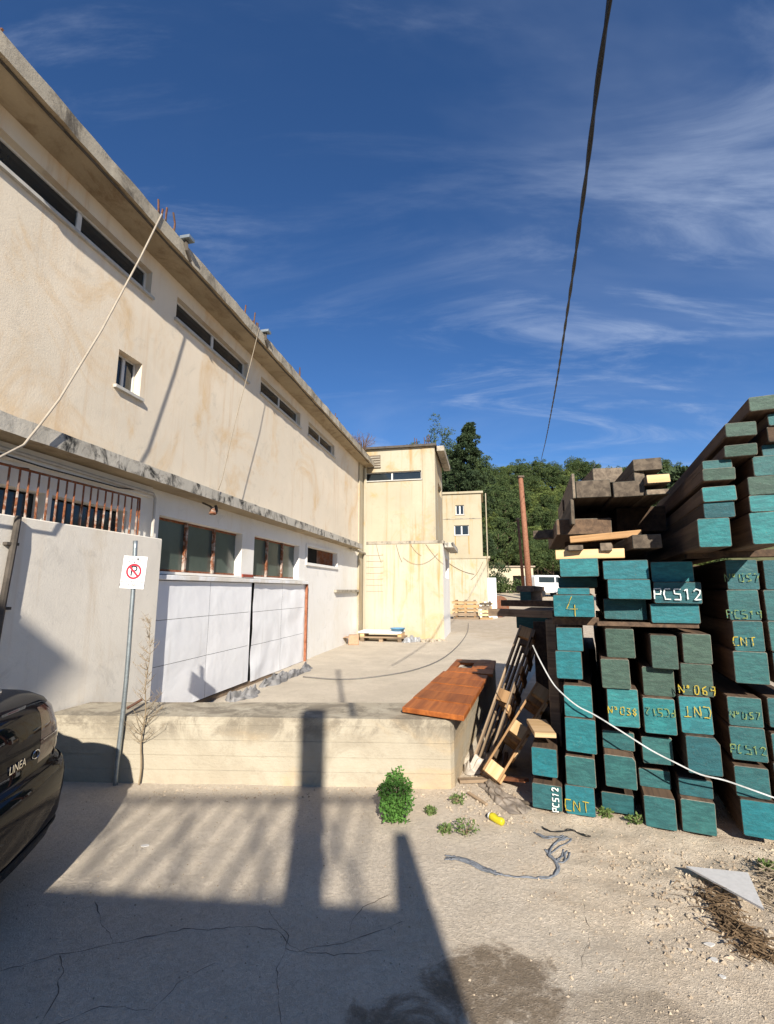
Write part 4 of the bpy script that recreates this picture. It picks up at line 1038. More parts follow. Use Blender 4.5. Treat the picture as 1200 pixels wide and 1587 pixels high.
tboard('second small grey scrap block on the pale bearer', *(T_local(931, 860, -.1)[0], T_local(949, 860, -.1)[0]), T_local(940, 854, -.1)[1], T_local(940, 842, -.1)[1], -.06, -.40, GREYWOOD, 'scrap_block', 'block', rot=-.1)
# inner dark filling boards deep inside so the stack is not hollow
for k, (y0, y1) in enumerate(((866, 850), (848, 832), (824, 808), (806, 790), (788, 771))):
    tboard(f'shadowed board in the {ORD[k]} gap beneath the grey planks', .42, 1.30, T_local(950, y0, -1.4)[1], T_local(950, y1, -1.4)[1], -1.35, -3.6, SIDEWOOD)
# boards sticking out to the left of the stack, farther back
def stick(label, p0, p1, w, h, mat):
    p0, p1 = Vector(p0), Vector(p1); d = (p1 - p0); a = math.atan2(d.y, d.x)
    o = MB().box(0, d.length, -w / 2, w / 2, 0, h).build('timber_board', mat, None, bevel=.004); o.location = p0; o.rotation_euler = (0, 0, a)
    return tag(o, label, 'board', 'loose boards among the stacks')
P = TO + Dv * 2.6
def back(x, y, q): return on_plane(x, y, TO - Dv * q, Dv)
b0 = back(762, 954, -2.3); stick('pale board jutting left from the stack over the yard', b0, back(862, 962, -2.0), .20, .10, PALLETG)
b0 = back(781, 939, -2.75); stick('dark board jutting left above the pale board', b0, back(866, 942, -2.5), .2, .09, SIDEWOOD)
b0 = back(829, 836, -1.2); stick('short board jutting left below the grey pile', b0, back(880, 838, -1.15), .16, .10, GREYWOOD)
# far stack of dark teal beams beyond
for k, (bx0, label) in enumerate((((806, 917, 824, 936), 'small dark teal beam end beyond the left stack'), ((800, 908, 828, 917), 'grey board on the dark teal beam beyond the stack'), ((800, 948, 850, 975), 'dark teal beam low beyond the pallets'), ((812, 975, 855, 1000), 'lower dark teal beam beyond the pallets'))):
    q = -3.4; s0, z1 = T_local(bx0[0], bx0[1], q); s1, z0 = T_local(bx0[2], bx0[3], q)
    o = bpy.data.objects.new('timber_beam', beam_mesh(s1 - s0, max(.05, z1 - z0), 2.4, GREYWOOD if k == 1 else TEALD, SIDEWOOD)); C.objects.link(o)
    o.location = TO + Ev * ((s0 + s1) / 2) - Dv * q + Vector((0, 0, z0)); o.rotation_euler = (0, 0, TANG)
    tag(o, label, 'beam', 'beams of the farther stack')
for k, (y0, y1) in enumerate(((1040, 1005), (1005, 1000))):
    pass
q = -3.5
tboard('brown timber block supporting the farther stack', T_local(800, 1, q)[0], T_local(855, 1, q)[0], .02, T_local(820, 1002, q)[1], 3.5 * -1, -5.5, SIDEWOOD, 'support_block', 'block')
tboard('upright dark board between pallets and stack', -.02, .24, .58, 1.60, -1.5, -1.56, SIDEWOOD)
tboard('brown post board behind the pallets', .20, .30, .40, 1.68, -.55, -.62, PALLETG)
s0, z1 = T_local(830, 1130, -.1); s1, z0 = T_local(864, 1141, -.1)
tboard('pale wood offcut on the leftmost low column', s0, s1, z0, z1, .0, -.5, PALEWOOD, rot=.25)
# steel strapping across the stack
sp_px = [(826, 1000, .0), (838, 1025, .0), (856, 1057, .03), (872, 1075, .06), (895, 1094, .07), (920, 1107, .08), (945, 1122, .11), (975, 1141, .12), (1010, 1163, .12), (1045, 1181, .14), (1085, 1200, .17), (1122, 1209, .17), (1160, 1222, .10), (1210, 1240, .08), (1260, 1258, .08)]
pts = [on_plane(x, y, TO - Dv * q, Dv) for x, y, q in sp_px]; o0 = pts[0]
o = thing('strapping_band', 'white steel strapping band slack across the teal beam ends', 'strap', o0)
MB().ribbon([p - o0 for p in smooth_path(pts, 4)], .011, up=tuple(-Dv + Vector((0, 0, .25))), th=.003).build('band', simple('strap_white', (.48, .48, .46), .35, .2, .5, .4, 6), o)

# ------------------------------------------------------------------ pallets and scrap between wall and stack
def pallet(label, p_bottom, p_top, width, th, wdir, mat, mats, nblk=3):
    p0, p1 = Vector(p_bottom), Vector(p_top); l = (p1 - p0); L = l.length; l.normalize()
    wd = (Vector(wdir) - l * Vector(wdir).dot(l)).normalized(); tn = wd.cross(l).normalized()
    M = Matrix((( l.x, wd.x, tn.x, p0.x), (l.y, wd.y, tn.y, p0.y), (l.z, wd.z, tn.z, p0.z), (0, 0, 0, 1)))
    t = thing('pallet', label, 'pallet', (0, 0, 0), 0, 'pallets leaning between wall and stack'); t.matrix_world = M
    bt = .022
    for q in range(3):       # bearer boards with blocks
        y = (width - .10) * q / 2
        MB().box(0, L, y, y + .10, 0, bt).build('bottom_board', mat, t, bevel=.002)
        MB().box(0, L, y + .002, y + .098, th - 2 * bt - .002, th - bt - .002).build('stringer_board', mat, t, bevel=.002)
        for k in range(nblk):
            x = (L - .14) * k / (nblk - 1); MB().box(x + .002, x + .14, y + .004, y + .096, bt + .001, th - 2 * bt - .003).build('block', random.choice(mats), t, bevel=.003)
    n = 8
    for k in range(n):
        x = (L - .10) * k / (n - 1)
        if rnd(0, 1) < .08: continue
        MB().box(x, x + .10, 0, width, th - bt, th).build('deck_board', random.choice(mats), t, bevel=.002)
    return t
pb = on_level(727, 1192, .03); pt_ = at_depth(806, 968, 6.15)
pallet('dark weathered pallet leaning steeply, nearer the low wall', pb, pt_, .75, .20, (.45, .9, 0), PALLETG, [PALLETG, PALLETW])
pb = on_level(757, 1180, .20); pb = at_depth(748, 1192, 5.30); pt_ = at_depth(832, 1056, 5.62)
pallet('orange wood pallet leaning on the teal stack', pb, pt_, .7, .22, (.42, .9, .05), PALLETW, [PALLETW, PALEWOOD])
# varnished door and broken panel on the wall top
def slab_quad(name, label, cat, corners, th, mat, group, z):
    cs = [on_level(x, y, z) for x, y in corners]; c0 = sum(cs, Vector()) / len(cs); ang = math.atan2((cs[3] - cs[0]).y, (cs[3] - cs[0]).x)
    t = thing(name, label, cat, (c0.x, c0.y, z - th), ang, group); Mi = Matrix.Rotation(-ang, 4, 'Z')
    loc = [Mi @ (c - c0) for c in cs]; return t, [(v.x, v.y) for v in loc]
dt, poly = slab_quad('old_door', 'orange brown wooden door lying on the end of the low wall', 'door', [(623, 1096), (719, 1110), (757, 1047), (687, 1040)], .055, ORANGEW, None, ZU + .075)
def lerp2(a, b, t): return (a[0] + (b[0] - a[0]) * t, a[1] + (b[1] - a[1]) * t)
for k in range(5):
    t0, t1 = k / 5 + .004, (k + 1) / 5 - .004
    pl4 = [lerp2(poly[0], poly[3], t0), lerp2(poly[1], poly[2], t0), lerp2(poly[1], poly[2], t1), lerp2(poly[0], poly[3], t1)]
    dz = [.0, .006, .002, .007, .003][k]
    MB().prism(pl4, 0, .055 + dz).build('plank', ORANGEW, dt, bevel=.006)
bt_, poly = slab_quad('broken_panel', 'broken orange wood panel with a hole behind the old door', 'panel', [(691, 1040), (764, 1045), (769, 1024), (708, 1022)], .04, ORANGEW, None, ZU + .06)
for t0, t1, a, b in ((.0, .32, 0, 1), (.33, .70, 0, .16), (.33, .70, .50, 1), (.71, 1, 0, 1)):
    L_ = lambda s, t: lerp2(lerp2(poly[0], poly[3], t), lerp2(poly[1], poly[2], t), s)
    MB().prism([L_(a, t0), L_(b, t0), L_(b, t1), L_(a, t1)], 0, .04 + .004 * (t0 > 0)).build('plank', ORANGEW, bt_, bevel=.004)
# scrap under the pallets
def scrap(label, x, y, L, w, h, ang, mat, name='scrap_wood', cat='scrap wood', tilt=0.0, z=.01):
    p = on_level(x, y); o = MB().box(-L / 2, L / 2, -w / 2, w / 2, 0, h).build(name, mat, None, bevel=.003); o.location = (p.x, p.y, z + hgt(p.x, p.y)); o.rotation_euler = (0, tilt, ang)
    return tag(o, label, cat, 'scrap at the foot of the pallets')
scrap('grey flat board scrap at the wall corner', 736, 1212, .34, .09, .03, .1, PALLETG)
scrap('narrow pale stick pointing at the yellow can', 740, 1240, .30, .03, .02, R(115), PALLETG)
scrap('rust brown splintered plank below the orange pallet', 796, 1220, .40, .07, .03, R(120), rusty('rust_plank', (.24, .10, .05), amt=.5), tilt=.25, z=.06)
scrap('short grey stick beside the splintered plank', 815, 1245, .22, .03, .02, R(140), GREYWOOD)
scrap('dark stick under the orange pallet', 783, 1195, .45, .04, .04, R(70), SIDEWOOD, tilt=-.2, z=.06)
PLASTIC = simple('clear_plastic', (.27, .225, .18), .35, 0, .5, .45, 8)
rag('plastic_sheet', 'dusty grey plastic sheet below the pallets', 'plastic', [L0(752, 1208), L0(768, 1232), L0(790, 1245), L0(812, 1262)], .15, .05, PLASTIC, 3.3)
rag('plastic_sheet', 'pale torn plastic at the low wall corner', 'plastic', [L0(722, 1200), L0(745, 1196), L0(765, 1190)], .10, .14, simple('pale_plastic', (.45, .40, .34), .5, 0, .4, .4, 8), 6.1)
for k in range(26):
    p = on_level(rnd(715, 830), rnd(1205, 1275)); stone('small loose stone below the leaning pallets', (p.x, p.y, hgt(p.x, p.y)), rnd(.010, .026), RUB, 'stones below the pallets', k * 2.3)
# yellow can
cn = on_level(770, 1275); o = thing('crushed_can', 'crushed yellow drinks can on the sand', 'can', (cn.x, cn.y, hgt(cn.x, cn.y) + .03), R(125))
MB().tube([(-.075, 0, 0), (-.068, 0, 0), (-.06, 0, .0), (-.01, 0, -.006), (.03, 0, .004), (.062, 0, 0), (.07, 0, 0)], [.024, .027, .032, .029, .033, .031, .024], 12).build('shell', simple('yellow_can', (.72, .62, .03), .35, .3, .5, .15), o, smooth=True)
MB().tube([(.0705, 0, 0), (.085, 0, 0)], [.030, .026], 12).build('rim', simple('can_white', (.72, .72, .70), .4, .3), o, smooth=True)

# green bush in front of the wall, weeds
def leafy(name, label, base, n, rx, rz, leaf, mat, stemmat, cat='plant', group=None, seed=1, zc=None, ns=16):
    t = thing(name, label, cat, base, 0, group); rs = random.Random(seed); mb = MB(); st = MB(); zc = rz if zc is None else zc
    for _ in range(n):
        while True:
            v = Vector((rs.uniform(-1, 1), rs.uniform(-1, 1), rs.uniform(-1, 1)))
            if v.length < 1: break
        v = v.normalized() * (v.length ** .5); bump_ = 1 + .45 * mnoise.noise(v * 2.2 + Vector((seed, 0, 0)))
        p = Vector((v.x * rx * bump_, v.y * rx * bump_, zc + v.z * rz * bump_)); p.z = max(.01, p.z)
        d = Vector((rs.gauss(0, 1), rs.gauss(0, 1), rs.gauss(.4, .8))).normalized(); s_ = d.cross(Vector((rs.gauss(0, 1), rs.gauss(0, 1), rs.gauss(0, 1)))).normalized(); l = leaf * rs.uniform(.6, 1.4)
        mb.add([p, p + d * l * .5 + s_ * l * .28, p + d * l, p + d * l * .5 - s_ * l * .28], [(0, 1, 2, 3)])
    for _ in range(ns):
        a = rs.uniform(0, 6.28); k = rs.uniform(.2, .9); st.tube([(0, 0, -.01), (math.cos(a) * rx * k * .4, math.sin(a) * rx * k * .4, zc * .7), (math.cos(a) * rx * k, math.sin(a) * rx * k, zc + rz * rs.uniform(.2, .8))], [.005, .004, .0015], 4, cap=False)
    mb.build('foliage', mat, t); st.build('stems', stemmat, t); return t
bp = on_level(614, 1278)
leafy('green_bush', 'small round bright green bush in front of the low wall', (bp.x, bp.y + .04, 0), 2600, .135, .20, .028, BUSH, BARK, seed=4, zc=.20)
for (x, y, r, lb) in ((722, 1292, .10, 'low green weed tuft left of the yellow can'), (668, 1262, .05, 'tiny weed between the bush and the wall corner'), (690, 1290, .05, 'tiny weed beside the low green tuft'), (709, 1243, .07, 'sparse weed at the foot of the low wall corner'), (985, 1278, .06, 'small green weed under the third beam column'), (940, 1268, .06, 'dry green weed under the teal beams'), (1190, 1350, .05, 'weed by the right-edge rubble')):
    p = on_level(x, y); leafy('weed', lb, (p.x, p.y, hgt(p.x, p.y)), 150, r, r * .5, .026, WEED, DRY, group='weeds in the yard', seed=int(x), zc=r * .55, ns=8)
# plastic strapping tangles
def tangle(label, path, r, mat, loops, seed, w=.05):
    rs = random.Random(seed); P_ = [Vector(L0(*q)) for q in path]; base = P_[0].copy(); t = thing('strap_tangle', label, 'strap', base, 0, 'plastic strap tangles on the sand')
    for _ in range(loops):
        cp = [p + Vector((rs.uniform(-w, w), rs.uniform(-w, w), 0)) for p in P_]
        pts = []
        for i, q in enumerate(smooth_path(cp, 8)):
            q = q.copy(); q.z = hgt(q.x, q.y) + .004 + .012 * (1 + math.sin(i * .37 + _ * 2)) * rs.random() * .5; pts.append(q - base)
        MB().ribbon(pts, r * 2.2, th=.0025).build('strand', mat, t, smooth=True)
STRAPG = simple('grey_strap', (.20, .215, .24), .55, 0, .4, .4, 20)
tangle('grey strap tangle lying across the sand', [(695, 1334), (715, 1333), (740, 1342), (765, 1355), (800, 1360), (845, 1360), (865, 1348), (858, 1332), (845, 1318)], .006, STRAPG, 3, 3, .014)
tangle('frayed end of the grey strap at its left', [(694, 1330), (720, 1334), (752, 1348), (772, 1358)], .008, STRAPG, 5, 8, .03)
tangle('grey strap knot below the CNT beam', [(830, 1292), (850, 1300), (880, 1300), (862, 1312), (850, 1325), (868, 1335), (880, 1318)], .006, STRAPG, 4, 11, .03)
tangle('dark thin strap curling under the teal beams', [(835, 1280), (860, 1288), (890, 1285), (912, 1300)], .005, BLACKRUB, 2, 15, .03)
# white board, root litter on the right
cs = [on_level(x, y, .06) for x, y in ((1063, 1341), (1160, 1356), (1186, 1420))]
c0 = sum(cs, Vector()) / 3; t = thing('white_board', 'triangular broken white board on the sand at right', 'board', (c0.x, c0.y, .045))
mbp = MB(); zz_ = [.01, .03, .055]
vs = [Vector((c.x - c0.x, c.y - c0.y, z)) for c, z in zip(cs, zz_)]
mbp.add(vs + [v - Vector((0, 0, .012)) for v in vs], [(0, 1, 2), (5, 4, 3), (0, 3, 4, 1), (1, 4, 5, 2), (2, 5, 3, 0)]).build('sheet', simple('chip_white', (.58, .56, .54), .7, 0, .3, .12, 30, .2), t)
def litter(label, path, n, r, mat, spread, seed, up=.025):
    rs = random.Random(seed); P_ = smooth_path([Vector(L0(*q)) for q in path], 6); b = P_[0].copy(); t = thing('root_litter', label, 'debris', b, 0, 'root debris on the sand'); mb = MB()
    for _ in range(n):
        p = rs.choice(P_) + Vector((rs.gauss(0, spread), rs.gauss(0, spread), 0)); a = rs.uniform(0, 6.28) if rs.random() < .5 else R(-52) + rs.gauss(0, .35); l = rs.uniform(.03, .13)
        z = hgt(p.x, p.y) + abs(rs.gauss(0, up)); d = Vector((math.cos(a), math.sin(a), rs.gauss(0, .25))) * l; rr = r * rs.uniform(.4, 1.4)
        pts = [p + Vector((0, 0, z)), p + d * .5 + Vector((rs.gauss(0, .015), rs.gauss(0, .015), z + .015)), p + d + Vector((0, 0, z))]
        for q in pts: q.z = max(q.z, hgt(q.x, q.y) + rr)
        mb.tube([q - b for q in pts], [rr, rr, rr * .5], 4)
    mb.build('roots', mat, t); return t
litter('brown matted roots beside the white board', [(1098, 1392), (1115, 1415), (1135, 1440), (1160, 1465), (1178, 1480)], 420, .0035, simple('root_brown', (.17, .115, .068), .95, 0, .1, .5, 30), .05, 3)
litter('pale straw and bark at the right frame edge', [(1185, 1340), (1195, 1365), (1190, 1395)], 160, .004, simple('bark_pale', (.30, .24, .17), .95, 0, .1, .5, 30), .06, 9)
for k in range(60):
    p = on_level(rnd(1010, 1090) + rnd(0, 90), rnd(1365, 1425)); stone('small loose clod of earth near the white board', (p.x, p.y, hgt(p.x, p.y)), rnd(.006, .017), RUB, 'clods near the white board', k * 1.3)
for (x, y, s_) in ((226, 1310, .03), (1100, 1465, .026), (1108, 1488, .022), (1120, 1512, .018), (1070, 1470, .015)):
    p = on_level(x, y); rs2 = random.Random(x); poly = [(math.cos(a * .9) * s_ * rs2.uniform(.6, 1.3), math.sin(a * .9) * s_ * .7 * rs2.uniform(.6, 1.2)) for a in range(7)]
    o = MB().prism(poly, 0, .006).build('paint_chip', simple('chip_paint', (.52, .50, .47), .8), None); o.location = (p.x, p.y, hgt(p.x, p.y) + .002)
    tag(o, 'flat white chip lying in the tree-like shadow at left' if x == 226 else 'flat white chip on the sand at lower right', 'chip', None if x == 226 else 'white chips at lower right')

# ------------------------------------------------------------------ parked dark car, tail towards the right
def car():
    t = thing('parked_car', 'dark glossy saloon car parked at the left edge, rear corner showing', 'car', (-2.33, 3.14, 0), R(180) + R(10))
    t.scale = (1.03, 1.03, 1.03)
    PAINT = Mat('dark_car_paint', .5, .0, .0); PAINT.color((.004, .005, .009)); PAINT.b.inputs['Coat Weight'].default_value = .38; PAINT.b.inputs['Coat Roughness'].default_value = .02
    PAINT = PAINT.m
    CHROME = simple('chrome', (.62, .62, .62), .15, 1.0, .5, .1, 5, 0); TYRE = simple('tyre', (.02, .02, .02), .85, 0, .2, .2, 20, .2)
    LAMP = simple('tail_lamp_glass', (.07, .012, .012), .06, 0, .6, .4, 6, 0); CG = simple('car_glass', (.012, .015, .018), .04, 0, .6, .2, 2, 0)
    HL, HW = 4.55, .98
    # z level: rear offset, half width, corner radius
    prof = [(.20, .16, .86, .30), (.26, .06, .92, .34), (.40, .015, .96, .36), (.55, .0, .975, .38), (.66, .0, .98, .38), (.735, .02, .978, .38), (.765, .062, .972, .36), (.78, .078, .972, .36), (.90, .085, .972, .36), (1.02, .105, .962, .36), (1.10, .13, .95, .36), (1.155, .165, .925, .36), (1.19, .23, .885, .34), (1.205, .32, .82, .3)]
    NP = 14
    def outline(off, hw, r, front=HL):
        pts = []
        x0, x1 = off, front - off * .6
        for cx, cy, a0 in ((x0 + r, hw - r, 90), (x0 + r, -hw + r, 180), (x1 - r * 1.5, -hw + r, 270), (x1 - r * 1.5, hw - r, 0)):
            for k in range(NP):
                a = R(a0 + 90 * k / (NP - 1)); rx = r if a0 in (90, 180) else r * 1.5
                bow = 0
                pts.append((cx + rx * math.cos(a), cy + r * math.sin(a)))
        out = []
        for i in range(len(pts)):     # insert points along the straight runs, with a gentle bow of the rear panel
            p, q = pts[i], pts[(i + 1) % len(pts)]; out.append(p)
            if math.dist(p, q) > .3:
                n = 8
                for k in range(1, n): out.append((p[0] + (q[0] - p[0]) * k / n, p[1] + (q[1] - p[1]) * k / n))
        return [(x - (.085 * (1 - (y / hw) ** 2) if x < off + r else 0), y) for x, y in out]
    rings = [[(x, y, z) for x, y in outline(off, hw, r)] for z, off, hw, r in prof]
    n = len(rings[0]); mb = MB(); mb.v = [v for rg_ in rings for v in rg_]
    mb.f = [(a * n + k, a * n + (k + 1) % n, (a + 1) * n + (k + 1) % n, (a + 1) * n + k) for a in range(len(rings) - 1) for k in range(n)]
    mb.f += [tuple(range((len(rings) - 1) * n, len(rings) * n)), tuple(reversed(range(n)))]; mb.m = [0] * len(mb.f)
    body = mb.build('body', PAINT, t, smooth=True)
    # cabin
    cab = [(1.195, .46, .86, .25, 3.55), (1.32, .60, .83, .26, 3.25), (1.45, .80, .76, .28, 2.95), (1.545, 1.08, .66, .3, 2.7), (1.575, 1.4, .52, .3, 2.45)]
    rings = [[(x, y, z) for x, y in outline(off, hw, r, fr)] for z, off, hw, r, fr in cab]
    n2 = len(rings[0]); k2 = min(len(q) for q in rings)
    def resample(ring_, m_):
        d = [0]
        for i in range(len(ring_)): d.append(d[-1] + math.dist(ring_[i], ring_[(i + 1) % len(ring_)]))
        out = []
        for j in range(m_):
            s_ = d[-1] * j / m_; i = max(k for k in range(len(ring_)) if d[k] <= s_); f = (s_ - d[i]) / max(1e-9, d[i + 1] - d[i]); a, b = ring_[i], ring_[(i + 1) % len(ring_)]
            out.append(tuple(a[k] + (b[k] - a[k]) * f for k in range(3)))
        return out
    rings = [resample(q, 72) for q in rings]; mb = MB(); mb.v = [v for q in rings for v in q]
    mb.f = [(a * 72 + k, a * 72 + (k + 1) % 72, (a + 1) * 72 + (k + 1) % 72, (a + 1) * 72 + k) for a in range(4) for k in range(72)] + [tuple(range(4 * 72, 5 * 72))]; mb.m = [0] * (4 * 72) + [1]
    cabn = mb.build('cabin_glass', [CG, PAINT], t, smooth=True)
    for k in (8, 30, 44, 66):
        MB().tube([Vector(q[k]) * 1.0 for q in rings], .035, 6).build('pillar', PAINT, cabn, smooth=True)
    MB().tube([(v[0], v[1], v[2] + .012) for v in rings[0]] + [(rings[0][0][0], rings[0][0][1], rings[0][0][2] + .012)], .011, 5).build('window_trim', CHROME, cabn, smooth=True)
    # surface patches that follow the body: tail lamps, lid seam, bumper seam
    lv = [(z, off, hw, r) for z, off, hw, r in prof]
    def surf(z, k, out=.006):
        for (a, b) in zip(lv[:-1], lv[1:]):
            if a[0] <= z <= b[0]:
                f = (z - a[0]) / (b[0] - a[0]); oo = [a[i] + (b[i] - a[i]) * f for i in range(4)]; break
        pts = outline(oo[1], oo[2], oo[3]); m_ = len(pts); p = pts[int(k) % m_]; q = pts[(int(k) + 1) % m_]; f = k - int(k)
        x, y = p[0] + (q[0] - p[0]) * f, p[1] + (q[1] - p[1]) * f
        px0, px1 = pts[(int(k) - 1) % m_], pts[(int(k) + 2) % m_]; tx, ty = px1[0] - px0[0], px1[1] - px0[1]; l = math.hypot(tx, ty) or 1
        return Vector((x - ty / l * -out * -1 * -1, y + tx / l * -out, z)) if False else Vector((x + ty / l * out, y - tx / l * out, z))
    def patch(name, k0, k1, z0, z1, mat, parent, nk=16, nz=10, out=.007, shape=None):
        mb = MB()
        for j in range(nz + 1):
            for i in range(nk + 1):
                u_, v_ = i / nk, j / nz; e = 1 - max(abs(u_ * 2 - 1) ** 6, abs(v_ * 2 - 1) ** 6)
                kk = k0 + (k1 - k0) * u_; z = z0 + (z1 - z0) * v_
                if shape: kk, z = shape(u_, v_, kk, z)
                mb.v.append(surf(z, kk, out * (.15 + .85 * min(1, e * 2.5)) ))
        mb.f = [(j * (nk + 1) + i, j * (nk + 1) + i + 1, (j + 1) * (nk + 1) + i + 1, (j + 1) * (nk + 1) + i) for j in range(nz) for i in range(nk)]; mb.m = [0] * len(mb.f)
        return mb.build(name, mat, parent, smooth=True)
    # which index is the right rear corner (negative y is the far side after the turn): corner two = 180..270 deg
    base2 = NP + 7
    for s_, (k0, k1) in (('right', (base2 - 1.2, base2 + 9.0)), ('left', (NP - 10.0, NP + .2))):
        lm = patch('tail_lamp', k0, k1, .80, 1.135, LAMP, body, shape=lambda u_, v_, kk, z: (kk + .8 * (v_ - .5), z))
        patch('lamp_lens', k0 + 1.2, k1 - 1.6, .86, 1.02, simple('lamp_clear_' + s_, (.22, .20, .20), .08, .6, .6, .4, 30, 0), lm, 10, 6, .012)
        for zz_ in (.93,):
            MB().tube([surf(zz_, k0 + (k1 - k0) * i / 14, .011) for i in range(15)], .004, 4).build('lamp_rib', CHROME, lm)
    SEAM = DARK
    MB().tube([surf(.75, k, .001) for k in np.arange(2, base2 + 11.9, .5)], .006, 4).build('bumper_seam', SEAM, body)
    MB().tube([surf(.78 + .36 * min(1, i / 10), base2 + .3, .002) for i in range(11)], .005, 4).build('lid_seam', SEAM, body)
    MB().tube([surf(.34, k, .003) for k in np.arange(2, base2 + 11.9, .5)], .010, 5).build('bumper_trim', TYRE, body)
    # badge, plate
    q0, q1 = surf(.865, NP + 3.0, .004), surf(.865, NP + 4.4, .004)
    d = (q1 - q0); cxy = (q0 + q1) / 2; ang = math.atan2(d.y, d.x)
    text_mesh('badge', 'LINEA', .07, CHROME, body, Matrix.Translation(cxy) @ Matrix.Rotation(ang, 4, 'Z'), .003)
    q2 = surf(.867, NP + 5.15, .006); rb = MB()
    rb.tube([q2 + Vector((.0, .045 * math.cos(a * .3142 * 2), .026 * math.sin(a * .3142 * 2))) for a in range(11)], .004, 5).build('emblem', CHROME, body)
    pass
    for x in (.85, 3.6):
        for s_ in (-1, 1):
            wl = MB(); prof_w = [(.20, -.10), (.31, -.105), (.335, -.07), (.335, .07), (.31, .105), (.20, .10)]; ns = 26
            wv = []
            for r_, y_ in prof_w: wv += [(r_ * math.cos(6.2832 * k / ns), y_, r_ * math.sin(6.2832 * k / ns)) for k in range(ns)]
            wl.v = wv; wl.f = [(i * ns + k, i * ns + (k + 1) % ns, (i + 1) * ns + (k + 1) % ns, (i + 1) * ns + k) for i in range(5) for k in range(ns)]; wl.m = [0] * len(wl.f)
            wo = wl.build('wheel', TYRE, t, smooth=True, loc=(x, s_ * .88, .33))
            MB().tube([(0, -.09, 0), (0, .09, 0)], .2, 20).build('rim', GALV, wo)
    return t
car()

site_begin()
# ------------------------------------------------------------------ overhead twisted cable and poles
def twisted():
    ctrl = [(952, -60, 4.7), (945, 0, 4.7), (925, 140, 4.7), (905, 300, 4.75), (880, 480, 4.95), (858, 620, 5.6), (842, 700, 7.3)]
    P_ = [on_level(x, y, z) for x, y, z in ctrl] + [at_depth(833, 730, 36), at_depth(812, 741, 40)]
    path = smooth_path(P_, 40); o = thing('power_cable', 'black twisted overhead power cable running to the far pole', 'cable', path[0]); s = 0
    st = [[], []]; prev = None
    for i, p in enumerate(path):
        tn = (path[min(i + 1, len(path) - 1)] - path[max(i - 1, 0)]).normalized(); u_ = tn.cross(Vector((0, 0, 1))).normalized(); v_ = tn.cross(u_)
        if prev is not None: s += (p - prev).length
        prev = p
        for k in (0, 1):
            a = s * 7 + math.pi * k; st[k].append(p + (u_ * math.cos(a) + v_ * math.sin(a)) * .0055 - path[0])
    for k in (0, 1): MB().tube(st[k], .0098, 6).build('strand', BLACKRUB, o, smooth=True)
twisted()
def pole(label, xb, yb_, xt, yt, Y, r0, r1):
    b, t_ = at_depth(xb, yb_, Y), at_depth(xt, yt, Y); b.z = terr(b.x, Y) - .3 if Y > 30 else 0
    t = thing('utility_pole', label, 'pole', b, 0, 'wooden poles by the track')
    MB().tube([Vector((0, 0, 0)), (t_ - b) * .5, t_ - b], [r0, (r0 + r1) / 2, r1], 12).build('pole_shaft', rusty('creosote_pole_%d' % int(Y), (.26, .12, .07), (.20, .075, .04), .5), t, smooth=True)
    MB().box(-r1 * 1.3, r1 * 1.3, -r1 * 1.3, r1 * 1.3, -.03, .12, 0, Matrix.Translation(t_ - b)).build('cap', GREYWOOD, t)
    return t
pole('tall brown wooden utility pole beyond the stack', 822, 925, 807, 740, 40, .27, .20)
pole('shorter thin brown pole left of the tall pole', 813, 925, 803, 805, 41, .15, .10)

# ------------------------------------------------------------------ trees
def crown_mesh(name, seed, n_clump, per, shape, leaf, mat, tri=False):
    rs = np.random.RandomState(seed); vs = []; 
    cl = shape(rs, n_clump)                        # centres and radii
    pts = []; rad = []
    for c, r in cl:
        d = rs.normal(size=(per, 3)); d /= np.linalg.norm(d, axis=1)[:, None]; rr = r * rs.uniform(.35, 1.0, (per, 1)) ** .5
        pts.append(np.array(c) + d * rr * np.array([1, 1, .62])); rad.append(d)
    p = np.concatenate(pts); d0 = np.concatenate(rad); N_ = len(p)
    d = d0 * .7 + rs.normal(size=(N_, 3)) * .7 + np.array([0, 0, .25]); d /= np.linalg.norm(d, axis=1)[:, None]
    s = np.cross(d, rs.normal(size=(N_, 3))); s /= np.linalg.norm(s, axis=1)[:, None]
    l = leaf * rs.uniform(.6, 1.4, (N_, 1))
    V = np.stack([p, p + d * l * .5 + s * l * .3, p + d * l, p + d * l * .5 - s * l * .3], 1).reshape(-1, 3)
    me = bpy.data.meshes.new(name); F_ = np.arange(N_ * 4).reshape(-1, 4); me.from_pydata(V.tolist(), [], F_.tolist()); me.materials.append(mat); return me
def pine_shape(h, r):
    def f(rs, n):
        out = []; lobes = [(rs.uniform(-.45, .45) * r, rs.uniform(-.45, .45) * r, h * rs.uniform(.45, .92), rs.uniform(.45, .75) * r) for _ in range(7)]
        for _ in range(n):
            x, y, z, k = lobes[rs.randint(len(lobes))]; d = rs.normal(size=3); d /= np.linalg.norm(d)
            out.append(((x + d[0] * k, y + d[1] * k, z + d[2] * k * .6), r * rs.uniform(.13, .24)))
        return out
    return f
def trunk_mesh(name, h, r, limbs, seed):
    rs = random.Random(seed); mb = MB()
    mb.tube([(0, 0, -.6), (rs.uniform(-.1, .1), rs.uniform(-.1, .1), h * .4), (rs.uniform(-.25, .25), rs.uniform(-.25, .25), h * .85)], [r, r * .7, r * .25], 8)
    for _ in range(limbs):
        z = h * rs.uniform(.3, .75); a = rs.uniform(0, 6.28); l = h * rs.uniform(.18, .3)
        mb.tube([(0, 0, z), (math.cos(a) * l * .5, math.sin(a) * l * .5, z + l * .25), (math.cos(a) * l, math.sin(a) * l, z + l * .5)], [r * .4, r * .28, r * .1], 5)
    return mb.mesh(name, BARK, True)
protos = []
